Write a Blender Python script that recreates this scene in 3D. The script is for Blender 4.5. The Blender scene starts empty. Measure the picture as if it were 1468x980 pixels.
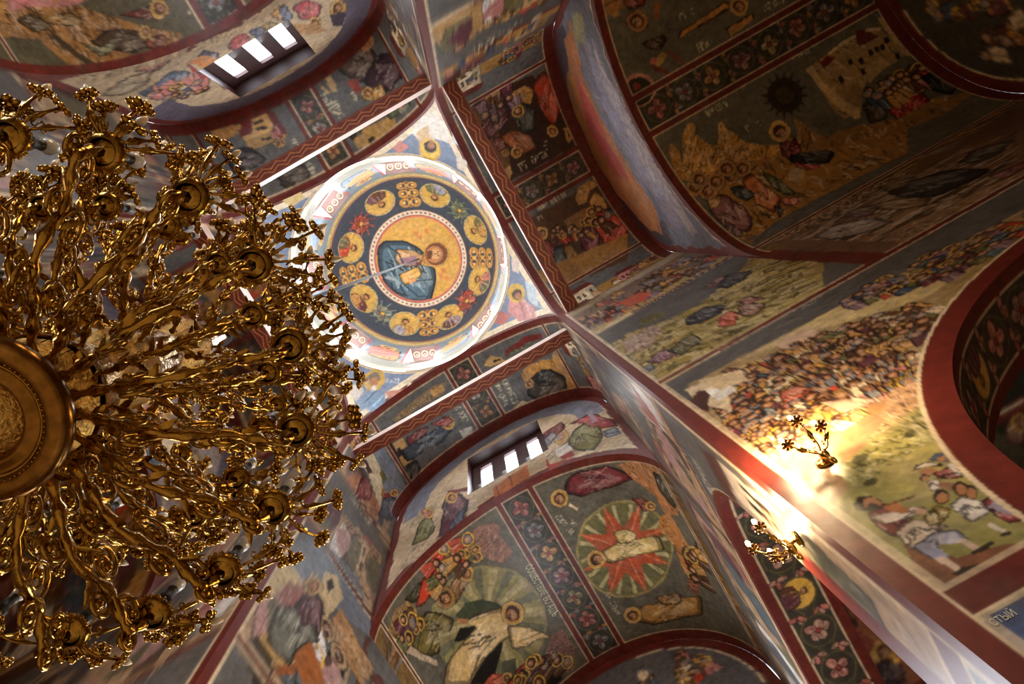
import bpy, bmesh, math, random
import numpy as np
from mathutils import Vector, Matrix

# ------------------------------------------------------------------ camera
scene = bpy.context.scene
col = scene.collection
FPX = 1000.0                                   # focal length in pixels of a 1468 x 980 frame
CX, CY = 734.0, 490.0
ZEN = (669.0, 346.0)                           # where vertical lines meet
CAM = np.array([1.74, 0.29, 1.60])
_z = np.array([ZEN[0]-CX, ZEN[1]-CY, FPX]); _z /= np.linalg.norm(_z)
_a = math.radians(29.7)
_x = np.array([math.cos(_a), -math.sin(_a), 0.0]); _x -= _z*_x.dot(_z); _x /= np.linalg.norm(_x)
_y = np.cross(_z, _x)
MW = np.stack([_x, _y, _z])                    # camera (right, down, forward) -> world
cam_d = bpy.data.cameras.new('camera')
cam = bpy.data.objects.new('camera', cam_d)
col.objects.link(cam)
cam_d.sensor_width = 36.0
cam_d.lens = FPX/1468.0*36.0
cam_d.clip_end = 200
_r, _d, _f = MW[:, 0], MW[:, 1], MW[:, 2]
cam.matrix_world = Matrix(((_r[0], -_d[0], -_f[0], CAM[0]), (_r[1], -_d[1], -_f[1], CAM[1]),
                           (_r[2], -_d[2], -_f[2], CAM[2]), (0, 0, 0, 1)))
scene.camera = cam
# ------------------------------------------------------------------ sky, exposure
vs = scene.view_settings
scene.display_settings.display_device = 'sRGB'
vs.view_transform = 'Standard'
vs.look = 'None'
vs.gamma = 1.0
vs.use_curve_mapping = False
vs.exposure = -0.02
world = bpy.data.worlds.new('sky')
scene.world = world
world.use_nodes = True
wb = world.node_tree.nodes['Background']
wb.inputs[0].default_value = (0.86, 0.93, 1.0, 1)
wb.inputs[1].default_value = 3.0
scene.cycles.max_bounces = 6
scene.cycles.diffuse_bounces = 4
scene.cycles.glossy_bounces = 3
scene.cycles.transmission_bounces = 4
scene.cycles.sample_clamp_indirect = 4.0
scene.cycles.caustics_reflective = False
scene.cycles.caustics_refractive = False

# ------------------------------------------------------------------ the building (metres; origin under the dome)
W = 2.69                 # half of the crossing, radius of the vaults
ZS = 16.60               # springing of the high vaults
ZL = 12.05               # springing of the low vaults
ARM = {'east': 5.54, 'south': 4.89, 'west': 5.54, 'north': 4.96}       # end of the high vault
END = {'east': 10.66, 'south': 9.16, 'west': 10.66, 'north': 9.16}      # end of the low vault
ZR = ZS + W              # crown, foot of the drum
ZD = 25.20-1.6               # cornice, foot of the dome
RD = 2.66                # drum radius

def daylight(name, loc, direction, sx, sy, power, colour):
    l = bpy.data.lights.new(name, 'AREA')
    l.shape = 'RECTANGLE'; l.size = sx; l.size_y = sy
    l.energy = power; l.color = colour
    o = bpy.data.objects.new(name, l)
    o.location = loc
    o.rotation_euler = Vector(direction).to_track_quat('-Z', 'Y').to_euler()
    col.objects.link(o)
    return o

DAY = (0.90, 0.95, 1.0)
DRUM_WIN = [22.5 + 45*k for k in range(8)]
for a in DRUM_WIN:
    a = math.radians(a)
    daylight('drum_daylight', (2.95*math.cos(a), 2.95*math.sin(a), 21.7), (-math.cos(a), -math.sin(a), -1.3), 0.62, 2.0, 165, DAY)
for sy, yy in ((1, ARM['south']), (-1, ARM['north'])):
    for k in (-1, 0, 1):
        daylight('lunette_daylight', (0.62*k, sy*(yy+0.22), 16.9), (0, -sy, -0.35), 0.28, 1.6, 10, DAY)
for sy in (-1, 1):
    daylight('end_window_daylight', (0, sy*9.3, 7.9), (0, -sy, 0), 1.6, 5.6, 8, DAY)
# ------------------------------------------------------------------ helpers
rnd = random.Random(7)
npr = np.random.RandomState(5)

def lin(c):
    c = np.asarray(c, dtype=np.float64)/255.0
    return np.where(c <= 0.04045, c/12.92, ((c+0.055)/1.055)**2.4)

def ray(px):
    px = np.atleast_2d(np.asarray(px, float))
    d = np.c_[px-np.array([CX, CY]), np.full(len(px), FPX)]
    return d @ MW.T

def tag(o, label=None, cat=None, group=None, kind=None):
    if label: o['label'] = label
    if cat: o['category'] = cat
    if group: o['group'] = group
    if kind: o['kind'] = kind
    return o

def empty(name, loc=(0, 0, 0)):
    o = bpy.data.objects.new(name, None)
    o.location = loc
    o.empty_display_size = 0.1
    col.objects.link(o)
    return o

def mesh_obj(name, co, faces, mat, parent=None, smooth=False, colors=None):
    me = bpy.data.meshes.new(name)
    co = np.asarray(co, dtype=np.float32)
    faces = np.asarray(faces, dtype=np.int32)
    n = len(co); m, k = faces.shape
    me.vertices.add(n); me.vertices.foreach_set('co', co.ravel())
    me.loops.add(m*k); me.loops.foreach_set('vertex_index', faces.ravel())
    me.polygons.add(m)
    me.polygons.foreach_set('loop_start', np.arange(0, m*k, k, dtype=np.int32))
    if colors is not None:
        at = me.color_attributes.new('paint', 'FLOAT_COLOR', 'POINT')
        cc = np.ones((n, 4), np.float32); cc[:, :3] = colors
        at.data.foreach_set('color', cc.ravel())
    me.update(calc_edges=True)
    if smooth:
        me.polygons.foreach_set('use_smooth', np.ones(m, dtype=bool))
    me.materials.append(mat)
    o = bpy.data.objects.new(name, me)
    col.objects.link(o)
    if parent is not None: o.parent = parent
    return o

class MB:
    """collects quads / triangles of one part"""
    def __init__(s): s.v = []; s.f = []
    def add(s, vs_, fs):
        b = len(s.v); s.v += [tuple(p) for p in vs_]; s.f += [tuple(i+b for i in f) for f in fs]
    def box(s, lo, hi):
        (a, b, c), (d, e, f) = lo, hi
        s.add([(a,b,c),(d,b,c),(d,e,c),(a,e,c),(a,b,f),(d,b,f),(d,e,f),(a,e,f)],
              [(0,3,2,1),(4,5,6,7),(0,1,5,4),(1,2,6,5),(2,3,7,6),(3,0,4,7)])
    def quad(s, a, b, c, d): s.add([a, b, c, d], [(0, 1, 2, 3)])
    def tube(s, pts, rad, n=6, cap=True):
        pts = [Vector(p) for p in pts]
        rad = rad if hasattr(rad, '__len__') else [rad]*len(pts)
        rings = []
        t0 = (pts[1]-pts[0]).normalized()
        up = Vector((0, 0, 1)) if abs(t0.z) < 0.9 else Vector((1, 0, 0))
        nrm = (up - t0*up.dot(t0)).normalized()
        for i, p in enumerate(pts):
            t = (pts[min(i+1, len(pts)-1)]-pts[max(i-1, 0)])
            t = t.normalized() if t.length > 1e-9 else t0
            nrm = nrm - t*nrm.dot(t)
            if nrm.length < 1e-6: nrm = t.orthogonal()
            nrm.normalize(); b = t.cross(nrm)
            rings.append([p+(nrm*math.cos(2*math.pi*k/n)+b*math.sin(2*math.pi*k/n))*rad[i] for k in range(n)])
        vs_ = [q for r in rings for q in r]; fs = []
        for i in range(len(pts)-1):
            for k in range(n):
                k2 = (k+1) % n
                fs.append((i*n+k, i*n+k2, (i+1)*n+k2, (i+1)*n+k))
        if cap:
            fs.append(tuple(reversed(range(n)))); fs.append(tuple(range((len(pts)-1)*n, len(pts)*n)))
        s.add(vs_, fs)
    def lathe(s, prof, n=32, c=(0, 0, 0), cap=False):
        vs_ = []; fs = []
        for r, z in prof:
            vs_ += [(c[0]+r*math.cos(2*math.pi*k/n), c[1]+r*math.sin(2*math.pi*k/n), c[2]+z) for k in range(n)]
        for i in range(len(prof)-1):
            for k in range(n):
                k2 = (k+1) % n
                fs.append((i*n+k, i*n+k2, (i+1)*n+k2, (i+1)*n+k))
        if cap:
            fs.append(tuple(reversed(range(n)))); fs.append(tuple(range((len(prof)-1)*n, len(prof)*n)))
        s.add(vs_, fs)
    def ball(s, c, r, seg=8, rings=5, sc=(1, 1, 1)):
        vs_ = [(c[0], c[1], c[2]-r*sc[2])]
        for i in range(1, rings):
            th = math.pi*i/rings
            for k in range(seg):
                ph = 2*math.pi*k/seg
                vs_.append((c[0]+r*sc[0]*math.sin(th)*math.cos(ph), c[1]+r*sc[1]*math.sin(th)*math.sin(ph), c[2]-r*sc[2]*math.cos(th)))
        vs_.append((c[0], c[1], c[2]+r*sc[2])); fs = []
        last = len(vs_)-1
        for k in range(seg):
            k2 = (k+1) % seg
            fs.append((0, 1+k2, 1+k))
            for i in range(rings-2):
                fs.append((1+i*seg+k, 1+i*seg+k2, 1+(i+1)*seg+k2, 1+(i+1)*seg+k))
            fs.append((1+(rings-2)*seg+k, 1+(rings-2)*seg+k2, last))
        s.add(vs_, fs)
    def build(s, name, mat, parent=None, smooth=True):
        me = bpy.data.meshes.new(name)
        me.from_pydata(s.v, [], s.f)
        me.update()
        if smooth: me.polygons.foreach_set('use_smooth', np.ones(len(me.polygons), dtype=bool))
        me.materials.append(mat)
        o = bpy.data.objects.new(name, me); col.objects.link(o)
        if parent is not None: o.parent = parent
        return o

def copy_tree(o, parent=None):
    c = o.copy(); col.objects.link(c); c.parent = parent
    for ch in list(o.children): copy_tree(ch, c)
    return c

# ------------------------------------------------------------------ materials
def new_mat(name):
    m = bpy.data.materials.new(name); m.use_nodes = True
    nt = m.node_tree
    return m, nt, nt.nodes['Principled BSDF']

def fresco_mat(name, rough, spec, bump=0.12, grain=0.30):
    m, nt, b = new_mat(name)
    at = nt.nodes.new('ShaderNodeAttribute'); at.attribute_name = 'paint'
    tc = nt.nodes.new('ShaderNodeTexCoord')
    n1 = nt.nodes.new('ShaderNodeTexNoise'); n1.inputs['Scale'].default_value = 9; n1.inputs['Detail'].default_value = 8
    n1.inputs['Roughness'].default_value = 0.65
    nt.links.new(tc.outputs['Object'], n1.inputs['Vector'])
    mr = nt.nodes.new('ShaderNodeMapRange')
    mr.inputs['From Min'].default_value = 0.25; mr.inputs['From Max'].default_value = 0.75
    mr.inputs['To Min'].default_value = 1-grain; mr.inputs['To Max'].default_value = 1+grain
    nt.links.new(n1.outputs['Fac'], mr.inputs['Value'])
    mx = nt.nodes.new('ShaderNodeVectorMath'); mx.operation = 'SCALE'
    nt.links.new(at.outputs['Color'], mx.inputs[0]); nt.links.new(mr.outputs[0], mx.inputs['Scale'])
    nt.links.new(mx.outputs[0], b.inputs['Base Color'])
    b.inputs['Roughness'].default_value = rough
    b.inputs['Specular IOR Level'].default_value = spec
    n2 = nt.nodes.new('ShaderNodeTexNoise'); n2.inputs['Scale'].default_value = 3.0; n2.inputs['Detail'].default_value = 4
    nt.links.new(tc.outputs['Object'], n2.inputs['Vector'])
    bp = nt.nodes.new('ShaderNodeBump'); bp.inputs['Strength'].default_value = bump; bp.inputs['Distance'].default_value = 0.05
    nt.links.new(n2.outputs['Fac'], bp.inputs['Height']); nt.links.new(bp.outputs[0], b.inputs['Normal'])
    return m

def plain_mat(name, rgb, rough=0.5, metal=0.0, spec=0.5, noise=0.0, nscale=20, bump=0.0):
    m, nt, b = new_mat(name)
    c = lin(rgb)
    b.inputs['Roughness'].default_value = rough; b.inputs['Metallic'].default_value = metal
    b.inputs['Specular IOR Level'].default_value = spec
    tc = nt.nodes.new('ShaderNodeTexCoord')
    n1 = nt.nodes.new('ShaderNodeTexNoise'); n1.inputs['Scale'].default_value = nscale; n1.inputs['Detail'].default_value = 5
    nt.links.new(tc.outputs['Object'], n1.inputs['Vector'])
    cr = nt.nodes.new('ShaderNodeValToRGB')
    cr.color_ramp.elements[0].position = 0.3; cr.color_ramp.elements[1].position = 0.7
    cr.color_ramp.elements[0].color = (*(c*(1-noise)), 1); cr.color_ramp.elements[1].color = (*np.minimum(1, c*(1+noise)), 1)
    nt.links.new(n1.outputs['Fac'], cr.inputs['Fac']); nt.links.new(cr.outputs['Color'], b.inputs['Base Color'])
    if bump:
        bp = nt.nodes.new('ShaderNodeBump'); bp.inputs['Strength'].default_value = bump; bp.inputs['Distance'].default_value = 0.02
        nt.links.new(n1.outputs['Fac'], bp.inputs['Height']); nt.links.new(bp.outputs[0], b.inputs['Normal'])
    return m

def glow_mat(name, rgb, strength):
    m, nt, b = new_mat(name)
    c = lin(rgb)
    b.inputs['Base Color'].default_value = (*c, 1)
    b.inputs['Emission Color'].default_value = (*c, 1)
    b.inputs['Emission Strength'].default_value = strength
    b.inputs['Roughness'].default_value = 0.3
    return m

M_FRESCO = fresco_mat('fresco_plaster', 0.42, 0.30)
M_DOME = fresco_mat('dome_plaster', 0.55, 0.3)
M_BEAM = fresco_mat('painted_beam', 0.4, 0.5, 0.05)
M_PANE = glow_mat('daylit_pane', (235, 243, 255), 14.0)
M_WHITE = plain_mat('white_reveal', (214, 205, 196), 0.6, noise=0.06)
M_FRAME_NICHE = plain_mat('frame_and_niche_shade', (58, 26, 22), 0.45, noise=0.2)  # brown of the frames; on the lunette niches it also carries painted shade
M_RED = plain_mat('maroon_paint', (104, 36, 26), 0.42, noise=0.12, nscale=6)
M_STONE = plain_mat('stone_floor', (196, 176, 148), 0.28, noise=0.2, nscale=3)
M_PLASTER = plain_mat('ochre_plaster', (140, 104, 70), 0.6, noise=0.15, nscale=2)
# ------------------------------------------------------------------ painted surfaces
def L_(*c): return lin(c)
BG = (97, 95, 91); RED = (104, 38, 28); DRED = (84, 26, 20); CREAM = (226, 200, 160); OCHRE = (198, 142, 66)
GOLD = (226, 176, 74); SKIN = (176, 118, 74); HAIR = (66, 38, 24); OLIVE = (112, 106, 62); PINK = (196, 122, 112)
SCAR = (192, 66, 42); PLUM = (104, 52, 62); BLUE = (70, 84, 104); GREEN = (92, 104, 72); BROWN = (98, 62, 38); DARK = (40, 30, 26)
WHITE = (228, 222, 212); ROCK = (190, 142, 78); GREY = (132, 132, 134); MAUVE = (140, 108, 118); TEAL = (78, 100, 108)

def vnoise(p):
    """smooth value noise on an array of points"""
    i = np.floor(p).astype(np.int64); f = p-i; f = f*f*(3-2*f); out = np.zeros(len(p))
    for dx in (0, 1):
        for dy in (0, 1):
            for dz in (0, 1):
                h = ((i[:, 0]+dx)*73856093) ^ ((i[:, 1]+dy)*19349663) ^ ((i[:, 2]+dz)*83492791)
                h = (h*2654435761) & 0xffffffff; h = ((h ^ (h >> 15))*2246822519) & 0xffffffff; h ^= h >> 13
                w = (f[:, 0] if dx else 1-f[:, 0])*(f[:, 1] if dy else 1-f[:, 1])*(f[:, 2] if dz else 1-f[:, 2])
                out += w*((h & 0xffff)/65535.0)
    return out

class Crop:
    """turns positions read off an enlarged view of the photograph into its pixels"""
    def __init__(s, ox, oy, k): s.o = np.array([ox, oy], float); s.k = k
    def __call__(s, *p): return s.o + np.asarray(p, float).reshape(-1, 2)/s.k

class Surf:
    def __init__(s, project, hit, base=RED):
        s.project, s.hit = project, hit
        s.co = []; s.F = []; s.n = 0; s.base = lin(base); s.regions = []
    def block(s, XYZ):
        nu, nv = XYZ.shape[:2]
        i = np.arange(nu*nv).reshape(nu, nv)+s.n
        s.F.append(np.stack([i[:-1, :-1], i[1:, :-1], i[1:, 1:], i[:-1, 1:]], -1).reshape(-1, 4))
        s.co.append(XYZ.reshape(-1, 3)); s.n += nu*nv
    def ready(s, keep=None, flip=None):
        s.co = np.concatenate(s.co).astype(np.float64); s.F = np.concatenate(s.F)
        s.U, s.V = s.project(s.co)
        s.C = np.tile(s.base, (s.n, 1))
        s.pid = np.full(len(s.F), -1)
        if keep is not None:
            c = s.co[s.F].mean(1); s.F = s.F[keep(c)]; s.pid = s.pid[:len(s.F)]
        # face the inside: turn faces towards the camera side point
        if flip is not None:
            a, b, c = s.co[s.F[:, 0]], s.co[s.F[:, 1]], s.co[s.F[:, 2]]
            nrm = np.cross(b-a, c-b); mid = s.co[s.F].mean(1)
            bad = ((flip(mid)-mid)*nrm).sum(1) < 0
            s.F[bad] = s.F[bad][:, ::-1]
        return s
    def loosen(s, amp, freq=4.0, near=False):
        """a painter's hand: outlines waver a little"""
        s.U0, s.V0 = s.U.copy(), s.V.copy()
        if near: amp = amp*np.clip((s.co[:, 2]-1.6)/12.0, .08, 1.2)
        s.U = s.U0+amp*(vnoise(s.co*freq+7.3)-.5)*2+amp*.5*(vnoise(s.co*freq*2.7+1.3)-.5)*2
        s.V = s.V0+amp*(vnoise(s.co*freq+31.7)-.5)*2+amp*.5*(vnoise(s.co*freq*2.7+11.9)-.5)*2
    def weather(s, amt=1.0, scale=1.0):
        n1 = vnoise(s.co*3.1*scale)-.5; n2 = vnoise(s.co*11.0*scale+5)-.5; n3 = vnoise(s.co*31.0*scale+9)-.5
        g = 1+amt*(.35*n1+.40*n2+.40*n3)
        s.C = s.C*np.clip(g, .3, 1.8)[:, None]
        w = np.clip(amt*.55*(vnoise(s.co*6.3*scale+17)-.35), 0, .4)[:, None]
        lum = s.C.mean(1, keepdims=True)
        s.C = s.C*(1-w)+w*lum*np.array([1.25, .98, .70])
    def uv(s, px):
        h = s.hit(ray(px)); u, v = s.project(h)
        return np.stack([u, v], -1)
    # --- painting, in surface metres
    def _box(s, p, m=0.0):
        lo = p.min(0)-m; hi = p.max(0)+m
        return np.nonzero((s.U >= lo[0]) & (s.U <= hi[0]) & (s.V >= lo[1]) & (s.V <= hi[1]))[0]
    def put(s, idx, c, a=1.0):
        if len(idx):
            c = lin(c)
            s.C[idx] = c if a >= 1 else s.C[idx]*(1-a)+c*a
    def inside(s, p, idx):
        x, y = s.U[idx], s.V[idx]; r = np.zeros(len(idx), bool)
        q = np.roll(p, -1, 0)
        for (x0, y0), (x1, y1) in zip(p, q):
            if y0 == y1: continue
            c = ((y0 > y) != (y1 > y)) & (x < (x1-x0)*(y-y0)/(y1-y0)+x0)
            r ^= c
        return idx[r]
    def poly(s, p, c, a=1.0):
        p = np.asarray(p, float); i = s._box(p)
        if len(i): s.put(s.inside(p, i), c, a)
    def rect(s, u0, u1, v0, v1, c, a=1.0):
        u0, u1 = min(u0, u1), max(u0, u1); v0, v1 = min(v0, v1), max(v0, v1)
        s.put(np.nonzero((s.U >= u0) & (s.U <= u1) & (s.V >= v0) & (s.V <= v1))[0], c, a)
    def disk(s, c, r, colr, a=1.0, r2=None, ang=0.0, r_in=0.0):
        c = np.asarray(c, float); r2 = r2 or r
        i = s._box(c[None], max(r, r2))
        if not len(i): return
        x, y = s.U[i]-c[0], s.V[i]-c[1]; ca, sa = math.cos(ang), math.sin(ang)
        d = ((x*ca+y*sa)/r)**2+((-x*sa+y*ca)/r2)**2
        s.put(i[(d <= 1) & (d >= r_in*r_in)], colr, a)
    def line(s, p, w, c, a=1.0):
        p = np.asarray(p, float)
        for k in range(len(p)-1):
            q = p[k:k+2]; i = s._box(q, w)
            if not len(i): continue
            d = q[1]-q[0]; L2 = max(d.dot(d), 1e-12)
            x, y = s.U[i]-q[0, 0], s.V[i]-q[0, 1]
            t = np.clip((x*d[0]+y*d[1])/L2, 0, 1)
            s.put(i[(x-t*d[0])**2+(y-t*d[1])**2 <= (w/2)**2], c, a)
    # --- the same, from places in the photograph
    def P(s, px, c, a=1.0): s.poly(s.uv(px), c, a)
    def Ln(s, px, w, c, a=1.0): s.line(s.uv(px), w, c, a)
    def D(s, px, r, c, a=1.0, **k): s.disk(s.uv(px)[0], r, c, a, **k)
    # --- panels
    def panel(s, name, label, u0, u1, v0, v1, fill=BG, edge=0.022, test=None):
        u0, u1 = min(u0, u1), max(u0, u1); v0, v1 = min(v0, v1), max(v0, v1)
        s.rect(u0, u1, v0, v1, CREAM, 0.75); s.rect(u0+edge, u1-edge, v0+edge, v1-edge, fill)
        s.regions.append((name, label, (u0, u1, v0, v1), None))
        return (u0+edge, u1-edge, v0+edge, v1-edge)
    def reframe(s, line=0.022, base=RED):
        """true up the painted frames after the free brushwork"""
        s.U, s.V = s.U0, s.V0; out = np.ones(s.n, bool)
        for nm, lb, rc, other in s.regions:
            if rc:
                i = (s.U >= rc[0]) & (s.U <= rc[1]) & (s.V >= rc[2]) & (s.V <= rc[3]); out &= ~i
                k = i & ((s.U < rc[0]+line) | (s.U > rc[1]-line) | (s.V < rc[2]+line) | (s.V > rc[3]-line)); s.put(np.nonzero(k)[0], CREAM, .55)
        s.put(np.nonzero(out)[0], base)
    def soften(s, k=.5):
        """blend each vertex with its neighbours so that edges are not stepped"""
        acc = np.zeros_like(s.C); cnt = np.zeros(s.n)
        for a, b in ((0, 1), (1, 2), (2, 3), (3, 0)):
            for i, j in ((s.F[:, a], s.F[:, b]), (s.F[:, b], s.F[:, a])):
                for c in range(3): acc[:, c] += np.bincount(i, s.C[j, c], s.n)
                cnt += np.bincount(i, minlength=s.n)
        m = cnt > 0; s.C[m] = s.C[m]*(1-k)+k*acc[m]/cnt[m, None]
    def region(s, name, label, poly=None, disk=None): s.regions.append((name, label, None, (poly, disk)))
    def finish(s, name, mat, parent=None, kind='structure', label=None):
        c = s.co[s.F].mean(1); u, v = s.project(c)
        full_u, full_v = s.U, s.V
        for k, (nm, lb, rc, other) in enumerate(s.regions):
            if rc: m = (u > rc[0]) & (u < rc[1]) & (v > rc[2]) & (v < rc[3])
            elif other[1] is not None: m = np.hypot(u-other[1][0], v-other[1][1]) < other[1][2]
            else:
                s.U, s.V = u, v
                m = np.zeros(len(u), bool); m[s.inside(np.asarray(other[0], float), np.arange(len(u)))] = True
                s.U, s.V = full_u, full_v
            s.pid[m] = k
        def sub(mask, nm, par):
            f = s.F[mask]; ids, inv = np.unique(f.ravel(), return_inverse=True)
            return mesh_obj(nm, s.co[ids], inv.reshape(-1, 4), mat, par, True, np.clip(s.C[ids], 0.002, 0.95))
        base = sub(s.pid == -1, name, parent)
        if kind: base['kind'] = kind
        if label: base['label'] = label
        for k, (nm, lb, rc, other) in enumerate(s.regions):
            m = s.pid == k
            if m.any():
                o = sub(m, nm, base)
                if lb: o['label'] = lb
        s.obj = base
        return base

AX = {'east': (0, 1, 1), 'west': (0, 1, -1), 'south': (1, 0, 1), 'north': (1, 0, -1)}   # along, across, sign

def spaced(a, b, step_a, step_b=None):
    step_b = step_b or step_a
    n = max(2, int(round(abs(b-a)/((step_a+step_b)/2))))
    t = np.linspace(0, 1, n+1); g = step_b/step_a
    if abs(g-1) < 1e-3: return a+(b-a)*t
    return a+(b-a)*(np.power(g, t)-1)/(g-1)

def vault(arm, a0, a1, zs, step, base=RED):
    ax, ac, sg = AX[arm]; R = W
    def project(p): return p[:, ax], R*np.arctan2(p[:, ac], p[:, 2]-zs)
    def hit(d):
        A = d[:, ac]**2+d[:, 2]**2; B = 2*(CAM[ac]*d[:, ac]+(CAM[2]-zs)*d[:, 2]); Cc = CAM[ac]**2+(CAM[2]-zs)**2-R*R
        t = (-B+np.sqrt(np.maximum(B*B-4*A*Cc, 0)))/(2*A)
        return CAM+d*t[:, None]
    s = Surf(project, hit, base)
    u = spaced(sg*a0, sg*a1, step); v = np.linspace(-math.pi/2, math.pi/2, int(math.pi*R/step)+1)
    XYZ = np.zeros((len(u), len(v), 3))
    XYZ[..., ax] = u[:, None]; XYZ[..., ac] = R*np.sin(v)[None]; XYZ[..., 2] = zs+R*np.cos(v)[None]
    s.block(XYZ)
    def inward(m):
        q = m.copy(); q[:, ac] = 0; q[:, 2] = zs; return q
    return s.ready(flip=inward)

def plane_hit(ac, val):
    def hit(d):
        t = (val-CAM[ac])/np.where(np.abs(d[:, ac]) < 1e-9, 1e-9, d[:, ac])
        return CAM+d*t[:, None]
    return hit

def arch_fun(arm):
    """opening between an arm and its corner bay: (jamb0, jamb1, height(u) for u >= 0)"""
    if arm in ('east', 'west'):
        c, r, zc = 6.86, 3.29, 4.17
        return c-r, c+r, lambda u: zc+np.sqrt(np.maximum(r*r-(u-c)**2, 0)), (c, zc, r)
    c, hw, zc, rise = 5.92, 2.48, 5.95, 3.02
    return c-hw, c+hw, lambda u: zc+rise*np.power(np.maximum(1-np.abs((u-c)/hw)**3.4, 0), 1/3.4), None

def zrows(z0, z1, dens):
    """rows of a wall, evenly spaced as seen from the floor"""
    h0, h1 = z0-1.6, z1-1.6
    n = max(2, int(2450*(1/max(h0, 0.8)-1/h1)/dens))
    return 1.6+1/np.linspace(1/max(h0, 0.8), 1/h1, n)

def side_wall(arm, side, dens, base=RED):
    ax, ac, sg = AX[arm]; lat = side*W
    s = Surf(lambda p: (p[:, ax]*sg, p[:, 2]), plane_hit(ac, lat), base)
    j0, j1, top, _ = arch_fun(arm)
    a, e = ARM[arm], END[arm]
    def blk(u0, u1, zb, zt, st0, st1):
        u = spaced(u0, u1, st0, st1)
        if zb is None and u0 == j0:      # closer together where the arch rises steeply
            u = j0+(u1-j0)*np.linspace(0, 1, int(len(u)*1.3))**1.8
        if zb is None:
            tt = np.linspace(0, 1, max(3, int(2450*(1/3.4-1/(zt-1.6))/dens)))
            b = top(np.clip(u, j0, j1))
            Z = 1.6+1/((1/(b-1.6))[:, None]*(1-tt)+(1/(zt-1.6))*tt)
        else:
            zz = np.concatenate([[0.0, 1.2], zrows(2.5, zt, dens)]) if zb < 1 else zrows(zb, zt, dens)
            Z = np.tile(zz, (len(u), 1))
        XYZ = np.zeros(Z.shape+(3,)); XYZ[..., ax] = sg*u[:, None]; XYZ[..., ac] = lat; XYZ[..., 2] = Z
        s.block(XYZ)
    k = dens/2.0
    blk(W, j0, 0, ZS, 0.0065*k, 0.0075*k)
    blk(j0, a, None, ZS, 0.0075*k, 0.016*k)
    blk(a, j1, None, ZL, 0.020*k, 0.022*k)
    blk(j1, e, 0, ZL, 0.10*k, 0.10*k)
    def inward(m):
        q = m.copy(); q[:, ac] = 0; return q
    return s.ready(flip=inward)

def arch_soffit(arm, side, step, depth=0.78):
    """underside of the opening and its jambs; u runs along the curve, v into the wall"""
    ax, ac, sg = AX[arm]
    j0, j1, top, _ = arch_fun(arm)
    q = np.linspace(0, math.pi, 241)
    uu = (j0+j1)/2-(j1-j0)/2*np.cos(q); zz = top(np.clip(uu, j0, j1))
    zb = zz[0]
    pts = np.concatenate([[[j0, 0.0], [j0, 2.5]], np.stack([np.full(60, j0), np.linspace(2.6, zb-0.01, 60)], 1), np.stack([uu, zz], 1),
                          np.stack([np.full(6, j1), np.linspace(zb-0.01, 0, 6)], 1)])
    arc = np.concatenate([[0], np.cumsum(np.hypot(*np.diff(pts, axis=0).T))])
    n = int(arc[-1]/step); aa = np.linspace(0, arc[-1], n)
    pu = np.interp(aa, arc, pts[:, 0]); pz = np.interp(aa, arc, pts[:, 1])
    dd = np.linspace(0, depth, int(depth/step)+1)
    XYZ = np.zeros((n, len(dd), 3))
    XYZ[..., ax] = sg*pu[:, None]; XYZ[..., 2] = pz[:, None]; XYZ[..., ac] = side*(W+dd)[None]
    AA = np.repeat(aa[:, None], len(dd), 1).ravel(); DD = np.repeat(dd[None], n, 0).ravel()
    s = Surf(lambda p: (np.zeros(len(p)), np.zeros(len(p))), None)
    s.block(XYZ)
    def inward(m):
        q = m.copy(); q[:, ax] = sg*(j0+j1)/2; q[:, 2] = 3.0; return q
    s.ready(flip=inward)
    s.U, s.V = AA, DD
    fc = s.F
    s.project = lambda p, f=fc: (AA[s.F].mean(1), DD[s.F].mean(1))
    s.arc_spring = float(np.interp(0, [0], [arc[61]])); s.arc_len = float(arc[-1])
    return s

def lunette(arm, step, windows):
    """wall between the high vault and the arch of the low vault"""
    ax, ac, sg = AX[arm]; val = sg*ARM[arm]
    s = Surf(lambda p: (p[:, ac], p[:, 2]), plane_hit(ax, val))
    brk = [-W, W]; wz = None
    if windows:
        brk = sorted(brk+[w for c, hw in windows for w in (c-hw, c+hw)])
    for b0, b1 in zip(brk[:-1], brk[1:]):
        u = spaced(b0, b1, step); lo = ZL+np.sqrt(np.maximum(W*W-u*u, 0)); hi = ZS+np.sqrt(np.maximum(W*W-u*u, 0))
        is_win = windows and any(abs((b0+b1)/2-c) < 1e-6 for c, hw in windows)
        parts = [(lo, hi)] if not is_win else [(lo, np.full_like(u, WZ0)), (np.full_like(u, WZ1), hi)]
        for l, h in parts:
            n = max(2, int((h-l).max()/step*0.55)); tt = np.linspace(0, 1, n)
            Z = l[:, None]*(1-tt)+h[:, None]*tt
            XYZ = np.zeros(Z.shape+(3,)); XYZ[..., ac] = u[:, None]; XYZ[..., ax] = val; XYZ[..., 2] = Z
            s.block(XYZ)
    def inward(m):
        q = m.copy(); q[:, ax] = 0; return q
    return s.ready(flip=inward)

WZ0, WZ1 = 15.75, 18.20                       # sill and head of the window niche in a lunette
LWIN = [(0.10, 0.98)]; LWINN = [(-0.10, 0.98)]      # niche: middle, half width
LPANE = {'south': (-.52, .13, .74), 'north': (-.72, -.08, .52)}

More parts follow.
